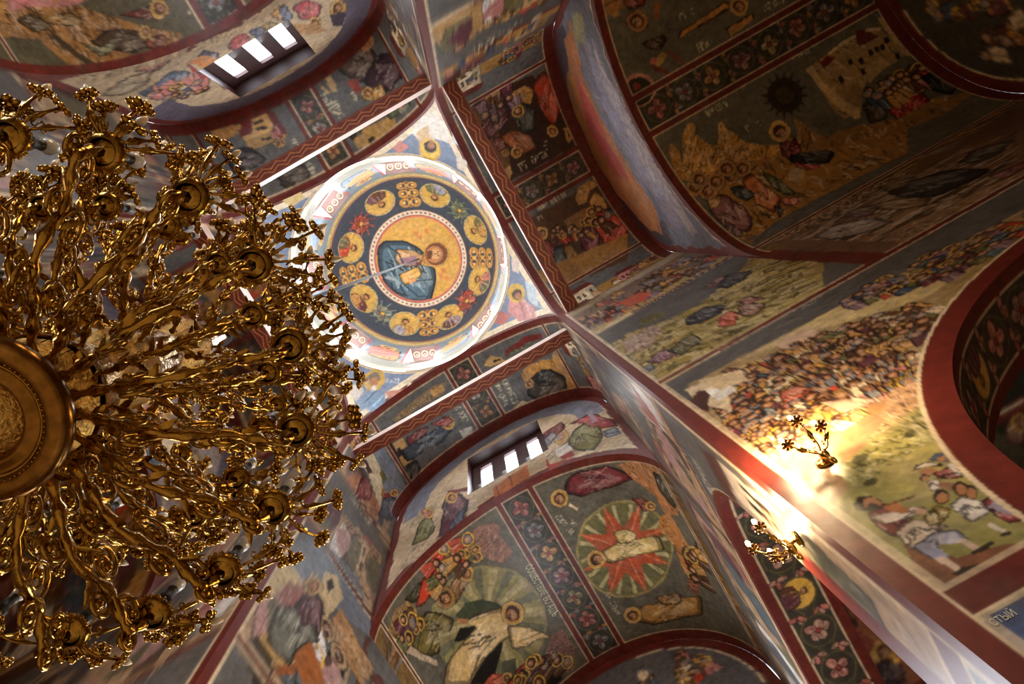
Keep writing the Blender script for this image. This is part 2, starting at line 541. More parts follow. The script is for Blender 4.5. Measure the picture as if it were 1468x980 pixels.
def end_wall(arm, step):
    ax, ac, sg = AX[arm]; val = sg*END[arm]
    s = Surf(lambda p: (p[:, ac], p[:, 2]), plane_hit(ax, val))
    hw = 0.85 if arm in ('south', 'north') else 0.0
    def blk(u0, u1, zb, zt):
        u = spaced(u0, u1, step)
        hi = ZL+np.sqrt(np.maximum(W*W-u*u, 0)) if zt is None else np.full_like(u, zt)
        n = max(2, int((hi.max()-zb)/step)); tt = np.linspace(0, 1, n)
        Z = zb*(1-tt)+hi[:, None]*tt
        XYZ = np.zeros(Z.shape+(3,)); XYZ[..., ac] = u[:, None]; XYZ[..., ax] = val; XYZ[..., 2] = Z
        s.block(XYZ)
    blk(-W, W, 11.6, None)
    if hw:
        for a, b, c, d in ((-W, -hw, 0, 11.6), (hw, W, 0, 11.6), (-hw, hw, 0, 5.0), (-hw, hw, 10.8, 11.6)): 
            step_keep = step; step = 0.2; blk(a, b, c, d); step = step_keep
    else:
        step_keep = step; step = 0.2; blk(-W, W, 0, 11.6); step = step_keep
    def inward(m):
        q = m.copy(); q[:, ax] = 0; return q
    return s.ready(flip=inward)

RP = W*math.sqrt(2)
def pendentive(sx, sy, step):
    n = np.array([sx, sy, 0])/math.sqrt(2); t = np.array([-sy, sx, 0])/math.sqrt(2)
    def project(p): return p @ t, p[:, 2]
    c0 = np.array([0, 0, ZS])
    def hit(d):
        o = CAM-c0; A = (d*d).sum(1); B = 2*(d @ o); Cc = o @ o-RP*RP
        return CAM+d*((-B+np.sqrt(np.maximum(B*B-4*A*Cc, 0)))/(2*A))[:, None]
    s = Surf(project, hit, CREAM)
    mid = math.atan2(sy, sx); ph = mid+np.linspace(-math.pi/4, math.pi/4, int(W*1.57/step))
    rho = W/np.maximum(np.abs(np.cos(ph)), np.abs(np.sin(ph)))
    z0 = np.sqrt(np.maximum(RP*RP-rho*rho, 0)); tt = np.linspace(0, 1, int(2.6/step))
    dz = z0[:, None]*(1-tt)+W*tt
    rr = np.sqrt(np.maximum(RP*RP-dz*dz, 0))
    XYZ = np.stack([rr*np.cos(ph)[:, None], rr*np.sin(ph)[:, None], ZS+dz], -1)
    s.block(XYZ)
    return s.ready(flip=lambda m: np.tile([0, 0, ZS-1.0], (len(m), 1)))

def dome(step):
    R = 2.70; c0 = np.array([0, 0, ZD])
    def project(p):
        q = p-c0; rho = np.hypot(q[:, 0], q[:, 1]); al = np.arctan2(rho, q[:, 2])*R; k = al/np.maximum(rho, 1e-9)
        return q[:, 0]*k, q[:, 1]*k
    def hit(d):
        o = CAM-c0; A = (d*d).sum(1); B = 2*(d @ o); Cc = o @ o-R*R
        return CAM+d*((-B+np.sqrt(np.maximum(B*B-4*A*Cc, 0)))/(2*A))[:, None]
    s = Surf(project, hit, BG)
    ph = np.linspace(0, 2*math.pi, int(2*math.pi*R*0.8/step)); al = np.linspace(0.0005, math.pi/2, int(R*math.pi/2/step))
    XYZ = np.stack([R*np.sin(al)[None]*np.cos(ph)[:, None], R*np.sin(al)[None]*np.sin(ph)[:, None], ZD+R*np.cos(al)[None]+0*ph[:, None]], -1)
    s.block(XYZ)
    return s.ready(flip=lambda m: np.tile(c0, (len(m), 1)))

DW0, DW1, DWH = 20.4, 22.95, 0.155            # drum windows: sill, head, half width as an angle
def drum(step):
    def hit(d):
        A = d[:, 0]**2+d[:, 1]**2; B = 2*(CAM[0]*d[:, 0]+CAM[1]*d[:, 1]); Cc = CAM[0]**2+CAM[1]**2-RD*RD
        return CAM+d*((-B+np.sqrt(np.maximum(B*B-4*A*Cc, 0)))/(2*A))[:, None]
    s = Surf(lambda p: (np.arctan2(p[:, 1], p[:, 0])*RD, p[:, 2]), hit, WHITE)
    ang = [math.radians(a) for a in DRUM_WIN]
    edges = []
    for a in ang: edges += [a-DWH, a+DWH]
    edges = edges+[edges[0]+2*math.pi]
    for k in range(len(edges)-1):
        a0, a1 = edges[k], edges[k+1]
        zz = [(ZR, ZD)] if k % 2 else [(ZR, DW0), (DW1, ZD)]
        for z0, z1 in zz:
            ph = np.linspace(a0, a1, max(4, int((a1-a0)*RD/step))); z = np.linspace(z0, z1, max(3, int((z1-z0)/step*0.6)))
            XYZ = np.stack([RD*np.cos(ph)[:, None]+0*z, RD*np.sin(ph)[:, None]+0*z, z[None]+0*ph[:, None]], -1)
            s.block(XYZ)
    return s.ready(flip=lambda m: m*np.array([0, 0, 1.0]))
# ------------------------------------------------------------------ brushwork
def mix(a, b, t): return tuple(np.asarray(a)*(1-t)+np.asarray(b)*t)
def dk(c, k=0.55): return tuple(np.asarray(c)*k)
def lt(c, k=0.35): return mix(c, (255, 244, 222), k)

class Frame:
    """a local frame from a foot point to a head point"""
    def __init__(s, f, h):
        s.f = np.asarray(f, float); s.a = np.asarray(h, float)-s.f; s.L = np.linalg.norm(s.a); s.n = np.array([-s.a[1], s.a[0]])
    def __call__(s, pts): return np.array([s.f+s.a*t+s.n*w for t, w in pts])

STAND = [(0, -.10), (0, .12), (.3, .15), (.58, .13), (.80, .125), (.88, .05), (.88, -.05), (.80, -.125), (.58, -.12), (.3, -.14)]
SIT = [(0, -.02), (0, .20), (.12, .24), (.36, .30), (.46, .26), (.50, .14), (.78, .14), (.88, .05), (.88, -.05), (.78, -.15), (.42, -.19), (.10, -.16)]
BOW = [(0, -.12), (0, .12), (.3, .20), (.55, .24), (.80, .20), (.88, .08), (.82, -.04), (.62, -.06), (.35, -.12)]

def folds(S, fr, shape, c, seed, n=6, w=0.012):
    r = random.Random(seed); L = fr.L
    for k in range(n):
        s0 = -.10+.20*(k+.5)/n+r.uniform(-.02, .02)
        t0, t1 = r.uniform(.04, .2), r.uniform(.5, .8)
        p = fr([(t0, s0*1.15), ((t0+t1)/2, s0+r.uniform(-.03, .03)), (t1, s0*.6)])
        S.line(p, L*w, dk(c, .6) if k % 2 else lt(c, .3), .8)

def man(S, f, h, robe, mantle=None, halo=GOLD, shape=STAND, wide=1.0, seed=1, hair=HAIR, flip=1, head=1.0, px=False):
    if px:
        q = S.uv([f, h]); f, h = q[0], q[1]
    fr = Frame(f, h); L = fr.L
    if L < 1e-3 or not np.isfinite(L): return
    sh = [(t, w*wide*flip) for t, w in shape]
    c = fr([(.44, 0)])[0]
    P = fr(sh)
    S.poly(c+(P-c)*1.07, dk(robe, .3))
    S.poly(P, robe)
    folds(S, fr, sh, robe, seed)
    if mantle is not None:
        m = fr([(t, w*wide*flip) for t, w in [(.86, -.06), (.78, -.13), (.45, -.16), (.12, -.13), (.22, .02), (.48, .16), (.62, .13), (.80, .02)]])
        S.poly(m, mantle)
        for k in range(5):
            a = .16+.12*k
            S.line(fr([(a, -.12*wide*flip), (a+.12, .0), (a+.26, .11*wide*flip)]), L*.013, dk(mantle, .6) if k % 2 else lt(mantle, .28), .8)
    hc = fr([(.97, .0)])[0]
    if halo is not None:
        halo = mix(halo, (150, 104, 60), .35)
        S.disk(hc, L*.145*head, dk(halo, .5)); S.disk(hc, L*.130*head, halo)
    S.line(fr([(.84, 0), (.92, 0)]), L*.07*head, dk(SKIN, .8))
    S.disk(hc, L*.084*head, hair)
    fc = fr([(.955, .012*flip)])[0]
    S.disk(fc, L*.062*head, SKIN)
    S.disk(fr([(.945, .02*flip)])[0], L*.036*head, lt(SKIN, .35), .8)
    S.disk(fr([(.905, .012*flip)])[0], L*.040*head, dk(hair, .9))
    # hands
    S.disk(fr([(.56, .10*wide*flip)])[0], L*.026, SKIN)
    S.disk(fr([(.60, -.03*wide*flip)])[0], L*.024, SKIN)

def bust(S, q, d, r, robe, mantle, seed=0):
    """half-length saint in a roundel; d points to the head"""
    q = np.asarray(q, float); d = np.asarray(d, float); n = np.array([-d[1], d[0]])
    p = lambda t, w: q+d*r*t+n*r*w
    body = [p(-1.1, -.75), p(-.5, -.80), (p(-.12, -.62)), p(.02, -.2), p(.02, .2), p(-.12, .62), p(-.5, .8), p(-1.1, .75)]
    S.poly(body, dk(robe, .45)); c = q-d*r*.5; S.poly([c+(b-c)*.92 for b in body], robe)
    S.poly([p(-1.1, -.6), p(-.4, -.7), p(-.05, -.4), p(-.3, .1), p(-1.1, .3)], mantle)
    for k in range(6): S.line([p(-1, -.6+.24*k), p(-.4, -.45+.18*k), p(-.1, -.3+.12*k)], r*.045, dk(robe, .55) if k % 2 else lt(robe, .35), .8)
    S.disk(p(.30, 0), r*.40, dk(GOLD, .62), .6, r_in=.9)
    S.disk(p(.32, 0), r*.27, (72, 44, 28)); S.disk(p(.26, .02), r*.19, SKIN); S.disk(p(.24, .05), r*.11, lt(SKIN, .3), .8); S.disk(p(.12, .02), r*.12, (84, 52, 34)); S.line([p(.02, 0), p(.16, 0)], r*.14, dk(SKIN, .8))
    S.disk(p(-.35, .28), r*.09, SKIN)

def house(S, base, d_up, d_r, hgt, wid, c=CREAM, roof=RED, seed=0):
    b = np.asarray(base, float); u = np.asarray(d_up)*hgt; r = np.asarray(d_r)*wid
    q = lambda x, y: b+r*x+u*y
    S.poly([q(0, 0), q(1, 0), q(1, 1), q(0, 1)], dk(c, .45)); S.poly([q(.04, 0), q(.96, 0), q(.96, .98), q(.04, .98)], c)
    S.poly([q(.62, 0), q(.96, 0), q(.96, .98), q(.62, .98)], dk(c, .78))
    S.poly([q(-.05, .98), q(1.05, .98), q(.86, 1.22), q(.12, 1.22)], roof)
    for x in (.16, .38, .74):
        S.poly([q(x, .45), q(x+.1, .45), q(x+.1, .78), q(x, .78)], DARK)
    S.poly([q(.2, 0), q(.42, 0), q(.42, .3), q(.2, .3)], BROWN)

def rocks(S, base, d_up, d_r, hgt, wid, c=ROCK, seed=0, n=7):
    r = random.Random(seed); b = np.asarray(base, float); u = np.asarray(d_up); q = np.asarray(d_r)
    pts = [b]; 
    for k in range(n):
        x = wid*(k+.2)/n; h = hgt*(.45+.55*r.random())*(1-.5*abs((k+.5)/n-.4))
        pts += [b+q*x+u*h*.82, b+q*(x+wid*.3/n)+u*h, b+q*(x+wid*.55/n)+u*h*.93]
    pts += [b+q*wid]
    S.poly(pts, c)
    for k in range(n*5):
        x = r.uniform(0.03, .97)*wid; y = r.uniform(0, .8)*hgt*.6
        p = b+q*x+u*y
        S.line([p, p+u*hgt*r.uniform(.05, .2)+q*wid*r.uniform(-.03, .03)], wid*.012, dk(c, .5) if r.random() < .55 else lt(c, .4), .8)

def letters(S, p0, p1, h, n, c=(206, 196, 160), a=.85, seed=0, up=None):
    """a line of old-style capitals drawn with the brush"""
    r = random.Random(seed); p0 = np.asarray(p0, float); p1 = np.asarray(p1, float)
    d = (p1-p0)/n; nn = np.array([-d[1], d[0]])/max(np.linalg.norm(d), 1e-9)*h
    if up is not None and np.dot(nn, up) < 0: nn = -nn
    w = np.linalg.norm(d)*.2
    for k in range(n):
        if r.random() < .1: continue
        o = p0+d*k; q = lambda x, y: o+d*x*.72+nn*y
        t = r.randrange(6)
        st = {0: [[(0, 0), (0, 1)], [(1, 0), (1, 1)], [(0, .5), (1, .5)]], 1: [[(0, 0), (.5, 1), (1, 0)], [(.2, .4), (.8, .4)]],
              2: [[(1, 1), (0, .9), (0, .1), (1, 0)]], 3: [[(0, 0), (0, 1), (1, .8), (0, .5)]], 4: [[(0, 1), (1, 1)], [(.5, 1), (.5, 0)]],
              5: [[(0, 0), (0, 1), (1, 1), (1, 0), (0, 0)]]}[t]
        for l in st: S.line([q(*z) for z in l], w, c, a)

def flower(S, c, r, c1, c2, n=6, ang=0, leafy=True):
    c = np.asarray(c, float)
    rr_ = random.Random(int(c[0]*977+c[1]*331))
    for k in range(n):
        a = ang+2*math.pi*k/n+rr_.uniform(-.18, .18); s_ = rr_.uniform(.8, 1.12); e = np.array([math.cos(a), math.sin(a)]); t = np.array([-e[1], e[0]])
        p = c+e*r*.52*s_; cc = mix(c1, rr_.choice([(120, 60, 50), (206, 170, 130), (96, 80, 70)]), rr_.uniform(0, .35))
        S.disk(p, r*.47*s_, dk(cc, .35), r2=r*.40, ang=a); S.disk(p, r*.40*s_, cc, r2=r*.32, ang=a)
        S.line([p-e*r*.2+t*r*.16, p+e*r*.2+t*r*.12], r*.10, lt(cc, .4), .8); S.line([p-e*r*.25-t*r*.1, p+e*r*.1-t*r*.14], r*.09, dk(cc, .5), .8)
    S.disk(c, r*.24, dk(c2, .5)); S.disk(c, r*.16, c2)

VINE = (54, 49, 40)
def vine(S, u0, u1, v0, v1, along='u', n=None, seed=0, ground=VINE, tones=None, medallion=()):
    """a rinceau strip: flowers in circles, leaf sprays between them"""
    r = random.Random(seed); S.rect(u0, u1, v0, v1, ground)
    a0, a1, b0, b1 = (u0, u1, v0, v1) if along == 'u' else (v0, v1, u0, u1)
    wd = abs(b1-b0); ln = abs(a1-a0); n = n or max(1, int(round(ln/(wd*1.12)))); st = (a1-a0)/n; mid = (b0+b1)/2
    P = (lambda a, b: np.array([a, b])) if along == 'u' else (lambda a, b: np.array([b, a]))
    tones = tones or [(158, 84, 74), (118, 114, 112), (170, 118, 58), (134, 86, 94), (140, 122, 76)]
    R = min(wd, abs(st))*.40
    for k in range(n):
        a = a0+st*(k+.5); c = P(a, mid)
        for sgn in (-1, 1):
            e = P(a+st*.5, mid+sgn*wd*.32)
            for j in range(3):
                an = r.uniform(-.4, .4)+(j-1)*1.1+(0 if along == 'u' else math.pi/2)*1
                p = e+np.array([math.cos(an), math.sin(an)])*R*.32
                t = tones[(k+j) % len(tones)]
                S.disk(p, R*.36, dk(t, .4), r2=R*.21, ang=an); S.disk(p, R*.29, t, r2=R*.14, ang=an)
            S.line([P(a+st*.1, mid+sgn*wd*.44), P(a+st*.5, mid+sgn*wd*.12), P(a+st*.9, mid+sgn*wd*.44)], R*.09, (104, 92, 58), .8)
        S.disk(c, R*1.12, (104, 94, 60), .9); S.disk(c, R*1.04, ground); S.disk(c, R*.93, (64, 58, 44))
        if k in medallion:
            S.disk(c, R*1.0, GOLD)
            bust(S, c, P(0, 1), R*1.0, BROWN, PLUM)
        else:
            flower(S, c, R*.90, tones[k % len(tones)], (150, 60, 48), 4+k % 2, r.random()*6)

def crowd(S, poly, n, size, up, seed=0, robes=None, halo=0.15):
    """people packed shoulder to shoulder, painted back row first"""
    r = random.Random(seed); p = np.asarray(poly, float); lo, hi = p.min(0), p.max(0); up = np.asarray(up, float)
    robes = robes or [SCAR, PLUM, OCHRE, OLIVE, BLUE, BROWN, PINK, CREAM, TEAL]
    pts = []
    q = np.roll(p, -1, 0)
    while len(pts) < n:
        x, y = r.uniform(lo[0], hi[0]), r.uniform(lo[1], hi[1]); ins = False
        for (x0, y0), (x1, y1) in zip(p, q):
            if (y0 > y) != (y1 > y) and x < (x1-x0)*(y-y0)/(y1-y0)+x0: ins = not ins
        if ins: pts.append((x, y))
    pts.sort(key=lambda t: -(t[0]*up[0]+t[1]*up[1]))
    sd = np.array([-up[1], up[0]])
    for x, y in pts:
        c = np.array([x, y]); s = size*r.uniform(.8, 1.2); rb = r.choice(robes); tl = up+sd*r.uniform(-.25, .25)
        b = c-tl*s*1.6
        S.poly([b-sd*s*.75, b+sd*s*.75, c-tl*s*.35+sd*s*.55, c-tl*s*.2, c-tl*s*.35-sd*s*.55], dk(rb, .45))
        S.poly([b-sd*s*.62, b+sd*s*.62, c-tl*s*.4+sd*s*.42, c-tl*s*.25, c-tl*s*.4-sd*s*.42], rb)
        S.line([b+sd*s*r.uniform(-.3, .3), c-tl*s*.5], s*.14, lt(rb, .4), .8)
        S.line([b+sd*s*r.uniform(-.5, .5), c-tl*s*.5], s*.12, dk(rb, .5), .8)
        if r.random() < halo: S.disk(c, s*.62, dk(GOLD, .5)); S.disk(c, s*.55, GOLD)
        S.disk(c, s*.44, DARK); S.disk(c, s*.36, r.choice([HAIR, BROWN, GREY, HAIR])); S.disk(c-tl*s*.07, s*.25, SKIN); S.disk(c-tl*s*.08+sd*s*.05, s*.14, lt(SKIN, .4), .8)

def story(S, rc, up, seed, people=5, sky=BG, ground=OCHRE):
    """an unnamed painted scene in a panel rc = (u0, u1, v0, v1); up is 'u+', 'u-', 'v+' or 'v-'"""
    r = random.Random(seed); u0, u1, v0, v1 = rc
    if up[0] == 'v':
        d = np.array([0, 1.0 if up[1] == '+' else -1.0]); b = np.array([u0, v0 if up[1] == '+' else v1]); q = np.array([1.0, 0]); wd, hg = u1-u0, v1-v0
    else:
        d = np.array([1.0 if up[1] == '+' else -1.0, 0]); b = np.array([u0 if up[1] == '+' else u1, v0]); q = np.array([0, 1.0]); wd, hg = v1-v0, u1-u0
    pt = lambda x, y: b+q*wd*x+d*hg*y
    S.poly([pt(0, 0), pt(1, 0), pt(1, .22), pt(.6, .28), pt(.3, .2), pt(0, .26)], ground)
    for k in range(14):
        x, y = r.random(), r.uniform(0, .2)
        S.line([pt(x, y), pt(min(1, x+r.uniform(.05, .2)), y+r.uniform(-.02, .03))], hg*.012, dk(ground, .6) if k % 2 else lt(ground, .3), .8)
    if r.random() < .6: rocks(S, pt(.02, .2), d, q, hg*.6, wd*.4, seed=seed)
    else: house(S, pt(.05, .22), d, q, hg*.42, wd*.34, CREAM if r.random() < .5 else PINK)
    if r.random() < .6: house(S, pt(.64, .24), d, q, hg*.4, wd*.3, lt(OCHRE, .3), SCAR)
    else: rocks(S, pt(.6, .2), d, q, hg*.5, wd*.38, seed=seed+9)
    hues = [SCAR, PLUM, TEAL, OLIVE, BROWN, PINK, OCHRE, BLUE, WHITE]
    xs = [(.08+.84*(k+.5)/people+r.uniform(-.04, .04)) for k in range(people)]; r.shuffle(xs)
    for k, x in enumerate(xs):
        y = r.uniform(.02, .14); hh = r.uniform(.45, .60)
        hh = min(hh*hg, wd*.75)/hg
        man(S, pt(x, y), pt(x+r.uniform(-.03, .03), y+hh), r.choice(hues), r.choice(hues), GOLD if r.random() < .6 else None,
            r.choice([STAND, STAND, SIT, BOW]), seed=seed+k, flip=r.choice([-1, 1]))
    letters(S, pt(.3, .88), pt(.7, .88), hg*.05, 11, seed=seed, up=d)
# ------------------------------------------------------------------ lay out the surfaces
HV, LV, SW, LU, EW, SO = {}, {}, {}, {}, {}, {}
Q = 1.0
VIS = {'east': .80, 'south': .76, 'north': 1.2, 'west': 3.0}
A31 = W*math.radians(59)          # where the vault scenes end
A12 = W*math.radians(78)
for arm in ('east', 'south', 'north', 'west'):
    sg = AX[arm][2]; k = VIS[arm]*Q
    a, e = ARM[arm], END[arm]
    s = HV[arm] = vault(arm, W, a, ZS, 0.030*k)
    u0, u1 = sg*(W+0.17), sg*(a-0.26)
    s.pan = {}
    for v in (-1, 1):
        s.pan[v] = s.panel('fresco_panel', None, u0, u1, v*0.41, v*A31)
        s.pan[2*v] = s.panel('fresco_panel', None, u0, u1, v*(A31+0.10), v*(W*math.pi/2+0.05))
    s.strip = s.panel('ornament_strip', 'strip of rosettes and scrolling leaves on dark ground', u0, u1, -0.30, 0.30)
    vine(s, *s.strip, along='u', seed=3, n=4 if arm in ('east', 'west') else 3)
    s = LV[arm] = vault(arm, a, e, ZL, 0.024*k); c0 = {'east': -.10, 'south': .085}.get(arm, 0.0)
    u0, u1 = sg*(a+0.15), sg*(e-0.22)
    s.pan = {}
    for v in (-1, 1):
        s.pan[v] = s.panel('fresco_panel', None, u0, u1, v*0.41+c0, v*A12, fill=(100, 94, 78))
        s.pan[2*v] = s.panel('fresco_panel', None, u0, u1, v*(A12+0.07), v*(W*math.pi/2+0.05), fill=BROWN)
    s.strip = s.panel('ornament_strip', 'strip of rosettes and scrolling leaves on dark ground', u0, u1, c0-0.30, c0+0.30)
    vine(s, *s.strip, along='u', seed=5, n=8 if arm in ('east', 'west') else 7)
    for v, t in {'south': ((-1, 'fresco of a white-robed figure striding through a rayed mandorla over a dark pit'), (1, 'fresco of a white-robed figure on a red eight-pointed star')), 'east': ((1, 'fresco of a kneeling figure in a rocky garden above sleeping men'), (-1, 'fresco with a wooden cross and small winged figures'))}.get(arm, ()):
        for j, (nm, lb, rc, ot) in enumerate(s.regions):
            if nm == 'fresco_panel' and rc[2]*v > .25 and rc[3]*v > .25 and abs(rc[2]+rc[3]) < 5: s.regions[j] = (nm, t, rc, ot)
    LU[arm] = lunette(arm, 0.022*k, {'south': LWIN, 'north': LWINN}.get(arm))
    EW[arm] = end_wall(arm, 0.05*max(1.0, k*.7))
    for side in (-1, 1):
        vis = {('east', 1): 2.45, ('east', -1): 3.8, ('south', -1): 3.8, ('south', 1): 6.0, ('north', 1): 5.0}.get((arm, side), 8.0)
        s = SW[arm, side] = side_wall(arm, side, vis*Q)
        s.pan = []
        if arm in ('east', 'west'):
            lev = [16.6, 13.2, 9.1, 4.34, 2.5] if side*sg > 0 else [15.45, 12.6, 9.1, 4.34, 2.5]
        else: lev = [15.2, 12.5, 9.1, 4.34, 2.5]
        edge = W+0.13
        tops = [16.75]+lev
        for i in range(len(tops)-1):
            z1, z0 = tops[i], tops[i+1]
            if z1-z0 < 0.2: continue
            g = 0.06 if z0 > 5 else (0.07 if z0 > 3 else 0.12)
            s.pan.append(s.panel('fresco_panel', None, edge, e-0.1, z0+g, z1-g))
        so = SO[arm, side] = arch_soffit(arm, side, 0.013 if (arm, side) in (('east', 1), ('south', 1)) else 0.08)
        st = so.panel('ornament_strip', 'curving strip of vine leaves and rosettes under the arch', so.arc_spring-1.2, so.arc_len-3.6, 0.13, 0.65)
        vine(so, *st, along='u', seed=11, medallion=(1, 4, 7, 10, 13), ground=(64, 60, 48), tones=[(196, 120, 104), (178, 128, 112), (170, 96, 84), (186, 140, 120)])
        # red band round the opening
        j0, j1, top, circ = arch_fun(arm)
        ins = (s.U > j0-0.17) & (s.U < j1+0.17)
        zt = top(np.clip(s.U, j0, j1))
        if circ:
            d = np.hypot(s.U-circ[0], s.V-circ[1]); band = (s.V >= circ[1]) & (d < circ[2]+0.20); edgel = (s.V >= circ[1]) & (d > circ[2]+0.20) & (d < circ[2]+0.23)
        else:
            band = (s.V >= 5.95) & ins & (s.V < zt+0.17); edgel = (s.V >= 5.95) & ins & (s.V > zt+0.17) & (s.V < zt+0.21)
        low = (s.V < (circ[1] if circ else 5.95)) & (np.abs(s.U-j0) < 0.20)
        s.bandmask = (band | low, edgel)
PE = {(sx, sy): pendentive(sx, sy, 0.022*Q) for sx in (-1, 1) for sy in (-1, 1)}
DM = dome(0.030*Q)
DR = drum(0.045*Q)
# ------------------------------------------------------------------ the paintings
def brush(S, K):
    def P(c, *pts, a=1.0): S.P(K(*pts), c, a)
    def Ln(c, w, *pts, a=1.0): S.Ln(K(*pts), w, c, a)
    def rad(x, y, r):
        q = S.uv(K(x, y, x+r, y, x, y+r)); return math.sqrt(max(1e-8, np.linalg.norm(q[1]-q[0])*np.linalg.norm(q[2]-q[0])))
    def circ(x, y, r, n=22): return S.uv(K(*[(x+r*math.cos(6.2832*i/n), y+r*math.sin(6.2832*i/n)) for i in range(n)]))
    def D(c, x, y, r, a=1.0): S.poly(circ(x, y, r), c, a)
    def man_(f, h, *c, **k): man(S, K(*f)[0], K(*h)[0], *c, px=True, **k)
    def robe(c, *pts, n=7, seed=1, out=True):
        """a drapery outline with dark rim and folds across its long axis"""
        q = S.uv(K(*pts)); m = q.mean(0)
        # round the outline off like a brush would
        q = np.concatenate([np.stack([.88*a_+.12*b_, .12*a_+.88*b_]) for a_, b_ in zip(q, np.roll(q, -1, 0))])
        if out: S.poly(m+(q-m)*1.10, dk(c, .3))
        S.poly(m+(q-m)*1.02, dk(c, .66)); S.poly(m+(q-m)*.90, c)
        qb = m+(q-m)*1.0; ins = S.inside(qb, S._box(qb)); old = S.C.copy()
        ev, evec = np.linalg.eigh(np.cov((q-m).T)); d = evec[:, 1]; n_ = evec[:, 0]; r = random.Random(seed)
        L = math.sqrt(max(ev[1], 1e-9)); B = math.sqrt(max(ev[0], 1e-9))
        for k in range(3):
            o = m+n_*B*r.uniform(-.8, .8)+d*L*r.uniform(-.7, .7); S.disk(o, L*.75, lt(c, .3), .5, r2=B*.30, ang=math.atan2(d[1], d[0])+r.uniform(-.35, .35))
        for k in range(2*n):
            o = m+n_*B*1.5*(2*(k+.5)/(2*n)-1)+d*L*r.uniform(-.7, .7); th = r.uniform(-.4, .4); e_ = d*math.cos(th)+n_*math.sin(th)
            a_, b_ = o-e_*L*r.uniform(.2, .55), o+e_*L*r.uniform(.2, .55)
            md = (a_+b_)/2+n_*B*r.uniform(-.3, .3)
            S.line([a_, (a_+md)/2+n_*B*.05, md, b_], max(.016, B*r.uniform(.07, .14)), dk(c, .40) if k % 2 else lt(c, .42), .85)
        old[ins] = S.C[ins]; S.C = old
    def halo(x, y, r, face=SKIN, hair=HAIR, c=GOLD, turn=(0, 0)):
        c = mix(c, (150, 104, 60), .4); x1, y1 = x+turn[0], y+turn[1]
        D(dk(c, .4), x, y, r*1.08); D(lt(c, .25), x, y, r); D(c, x, y, r*.92); D(hair, x, y, r*.64)
        D(face, x1+r*.05, y1+r*.06, r*.44); D(lt(face, .3), x1+r*.12, y1+r*.02, r*.24, .7); D(dk(hair, 1.1), x1-r*.14, y1+r*.26, r*.2, .8)
        for dx in (-.12, .14): D((40, 24, 18), x1+r*(dx+.05), y1-r*.02, r*.07)
    def text(x0, y0, x1, y1, h, n, c=(206, 196, 160), seed=0, up=None):
        q = S.uv(K(x0, y0, x1, y1)); u = None
        if up is not None:
            w_ = S.uv(K(x0, y0, x0+up[0], y0+up[1])); u = w_[1]-w_[0]
        letters(S, q[0], q[1], h/K.k*S.mpp, n, c, .9, seed, u)
    def rock(c, *pts, seed=0, n=30):
        q = S.uv(K(*pts)); S.poly(q, c); ins_ = S.inside(q, S._box(q)); old = S.C.copy(); r = random.Random(seed); lo, hi = q.min(0), q.max(0); i = 0
        r0 = np.cov((q-q.mean(0)).T); dm = np.linalg.eigh(r0)[1][:, 0]; dt = np.array([-dm[1], dm[0]]); sz = math.sqrt(abs(np.prod(hi-lo)))
        while i < n*4:
            p = np.array([r.uniform(lo[0], hi[0]), r.uniform(lo[1], hi[1])]); i += 1
            ins = False
            for (x0, y0), (x1, y1) in zip(q, np.roll(q, -1, 0)):
                if (y0 > p[1]) != (y1 > p[1]) and p[0] < (x1-x0)*(p[1]-y0)/(y1-y0)+x0: ins = not ins
            if ins:
                e = p+sz*r.uniform(.04, .11)*(dm+dt*r.uniform(-.45, .45)); w_ = sz*r.uniform(.008, .02)
                S.line([p, (p+e)/2+dt*sz*r.uniform(-.012, .012), e], max(w_, .014), dk(c, .5) if i % 2 else lt(c, .38), .75)
                if r.random() < .25: S.line([e, e+dt*sz*r.uniform(-.05, .05)], max(w_, .014), dk(c, .4), .8)
        old[ins_] = S.C[ins_]; S.C = old
    return P, Ln, D, man_, robe, halo, text, rock

def proj(p):
    q = (np.asarray(p, float)-CAM) @ MW
    return np.array([CX+FPX*q[0]/q[2], CY+FPX*q[1]/q[2]])

for S_, h_ in [(v, 17.0) for v in HV.values()]+[(v, 12.6) for v in LV.values()]+[(v, 15.0) for v in LU.values()]+[(v, 17.0) for v in PE.values()]+[(DM, 23.5), (DR, 20.0)]+[(v, 12.0) for v in EW.values()]:
    S_.mpp = h_/1000.0
for S_ in SW.values(): S_.mpp = 0.006

for S_ in list(HV.values())+list(LV.values()): S_.loosen(.022)
for S_ in LU.values(): S_.loosen(.028)
LU['east'].U, LU['east'].V = LU['east'].U0, LU['east'].V0; LU['east'].loosen(.075, 2.6)
for S_ in SW.values(): S_.loosen(.035, near=True)
for S_ in PE.values(): S_.loosen(.03)
# --- unseen and half-seen scenes first
sd = 20
for arm in HV:
    for v in (-1, 1):
        if arm in ('west',): story(HV[arm], HV[arm].pan[v], 'v-' if v > 0 else 'v+', sd)
        sd += 1
        if arm in ('west', 'north'): story(LV[arm], LV[arm].pan[v], 'v-' if v > 0 else 'v+', sd, 6)
        sd += 1
        r = HV[arm].pan[2*v]
        HV[arm].rect(r[0], r[1], *(sorted((v*(A31+.12), v*(A31+.55)))), BG)
        HV[arm].rect(r[0], r[1], *(sorted((v*(A31+.8), v*5))), dk(OCHRE, .8))
        house(HV[arm], (r[0]+.3, v*4.2), (0, -v), (1, 0), .9, .6, CREAM); house(HV[arm], (r[0]+1.4, v*4.3), (0, -v), (1, 0), .7, .5, PINK)
        crowd(HV[arm], [(r[0], v*3.5), (r[1], v*3.5), (r[1], v*4.3), (r[0], v*4.3)], 18, .17, (0, -v), sd)
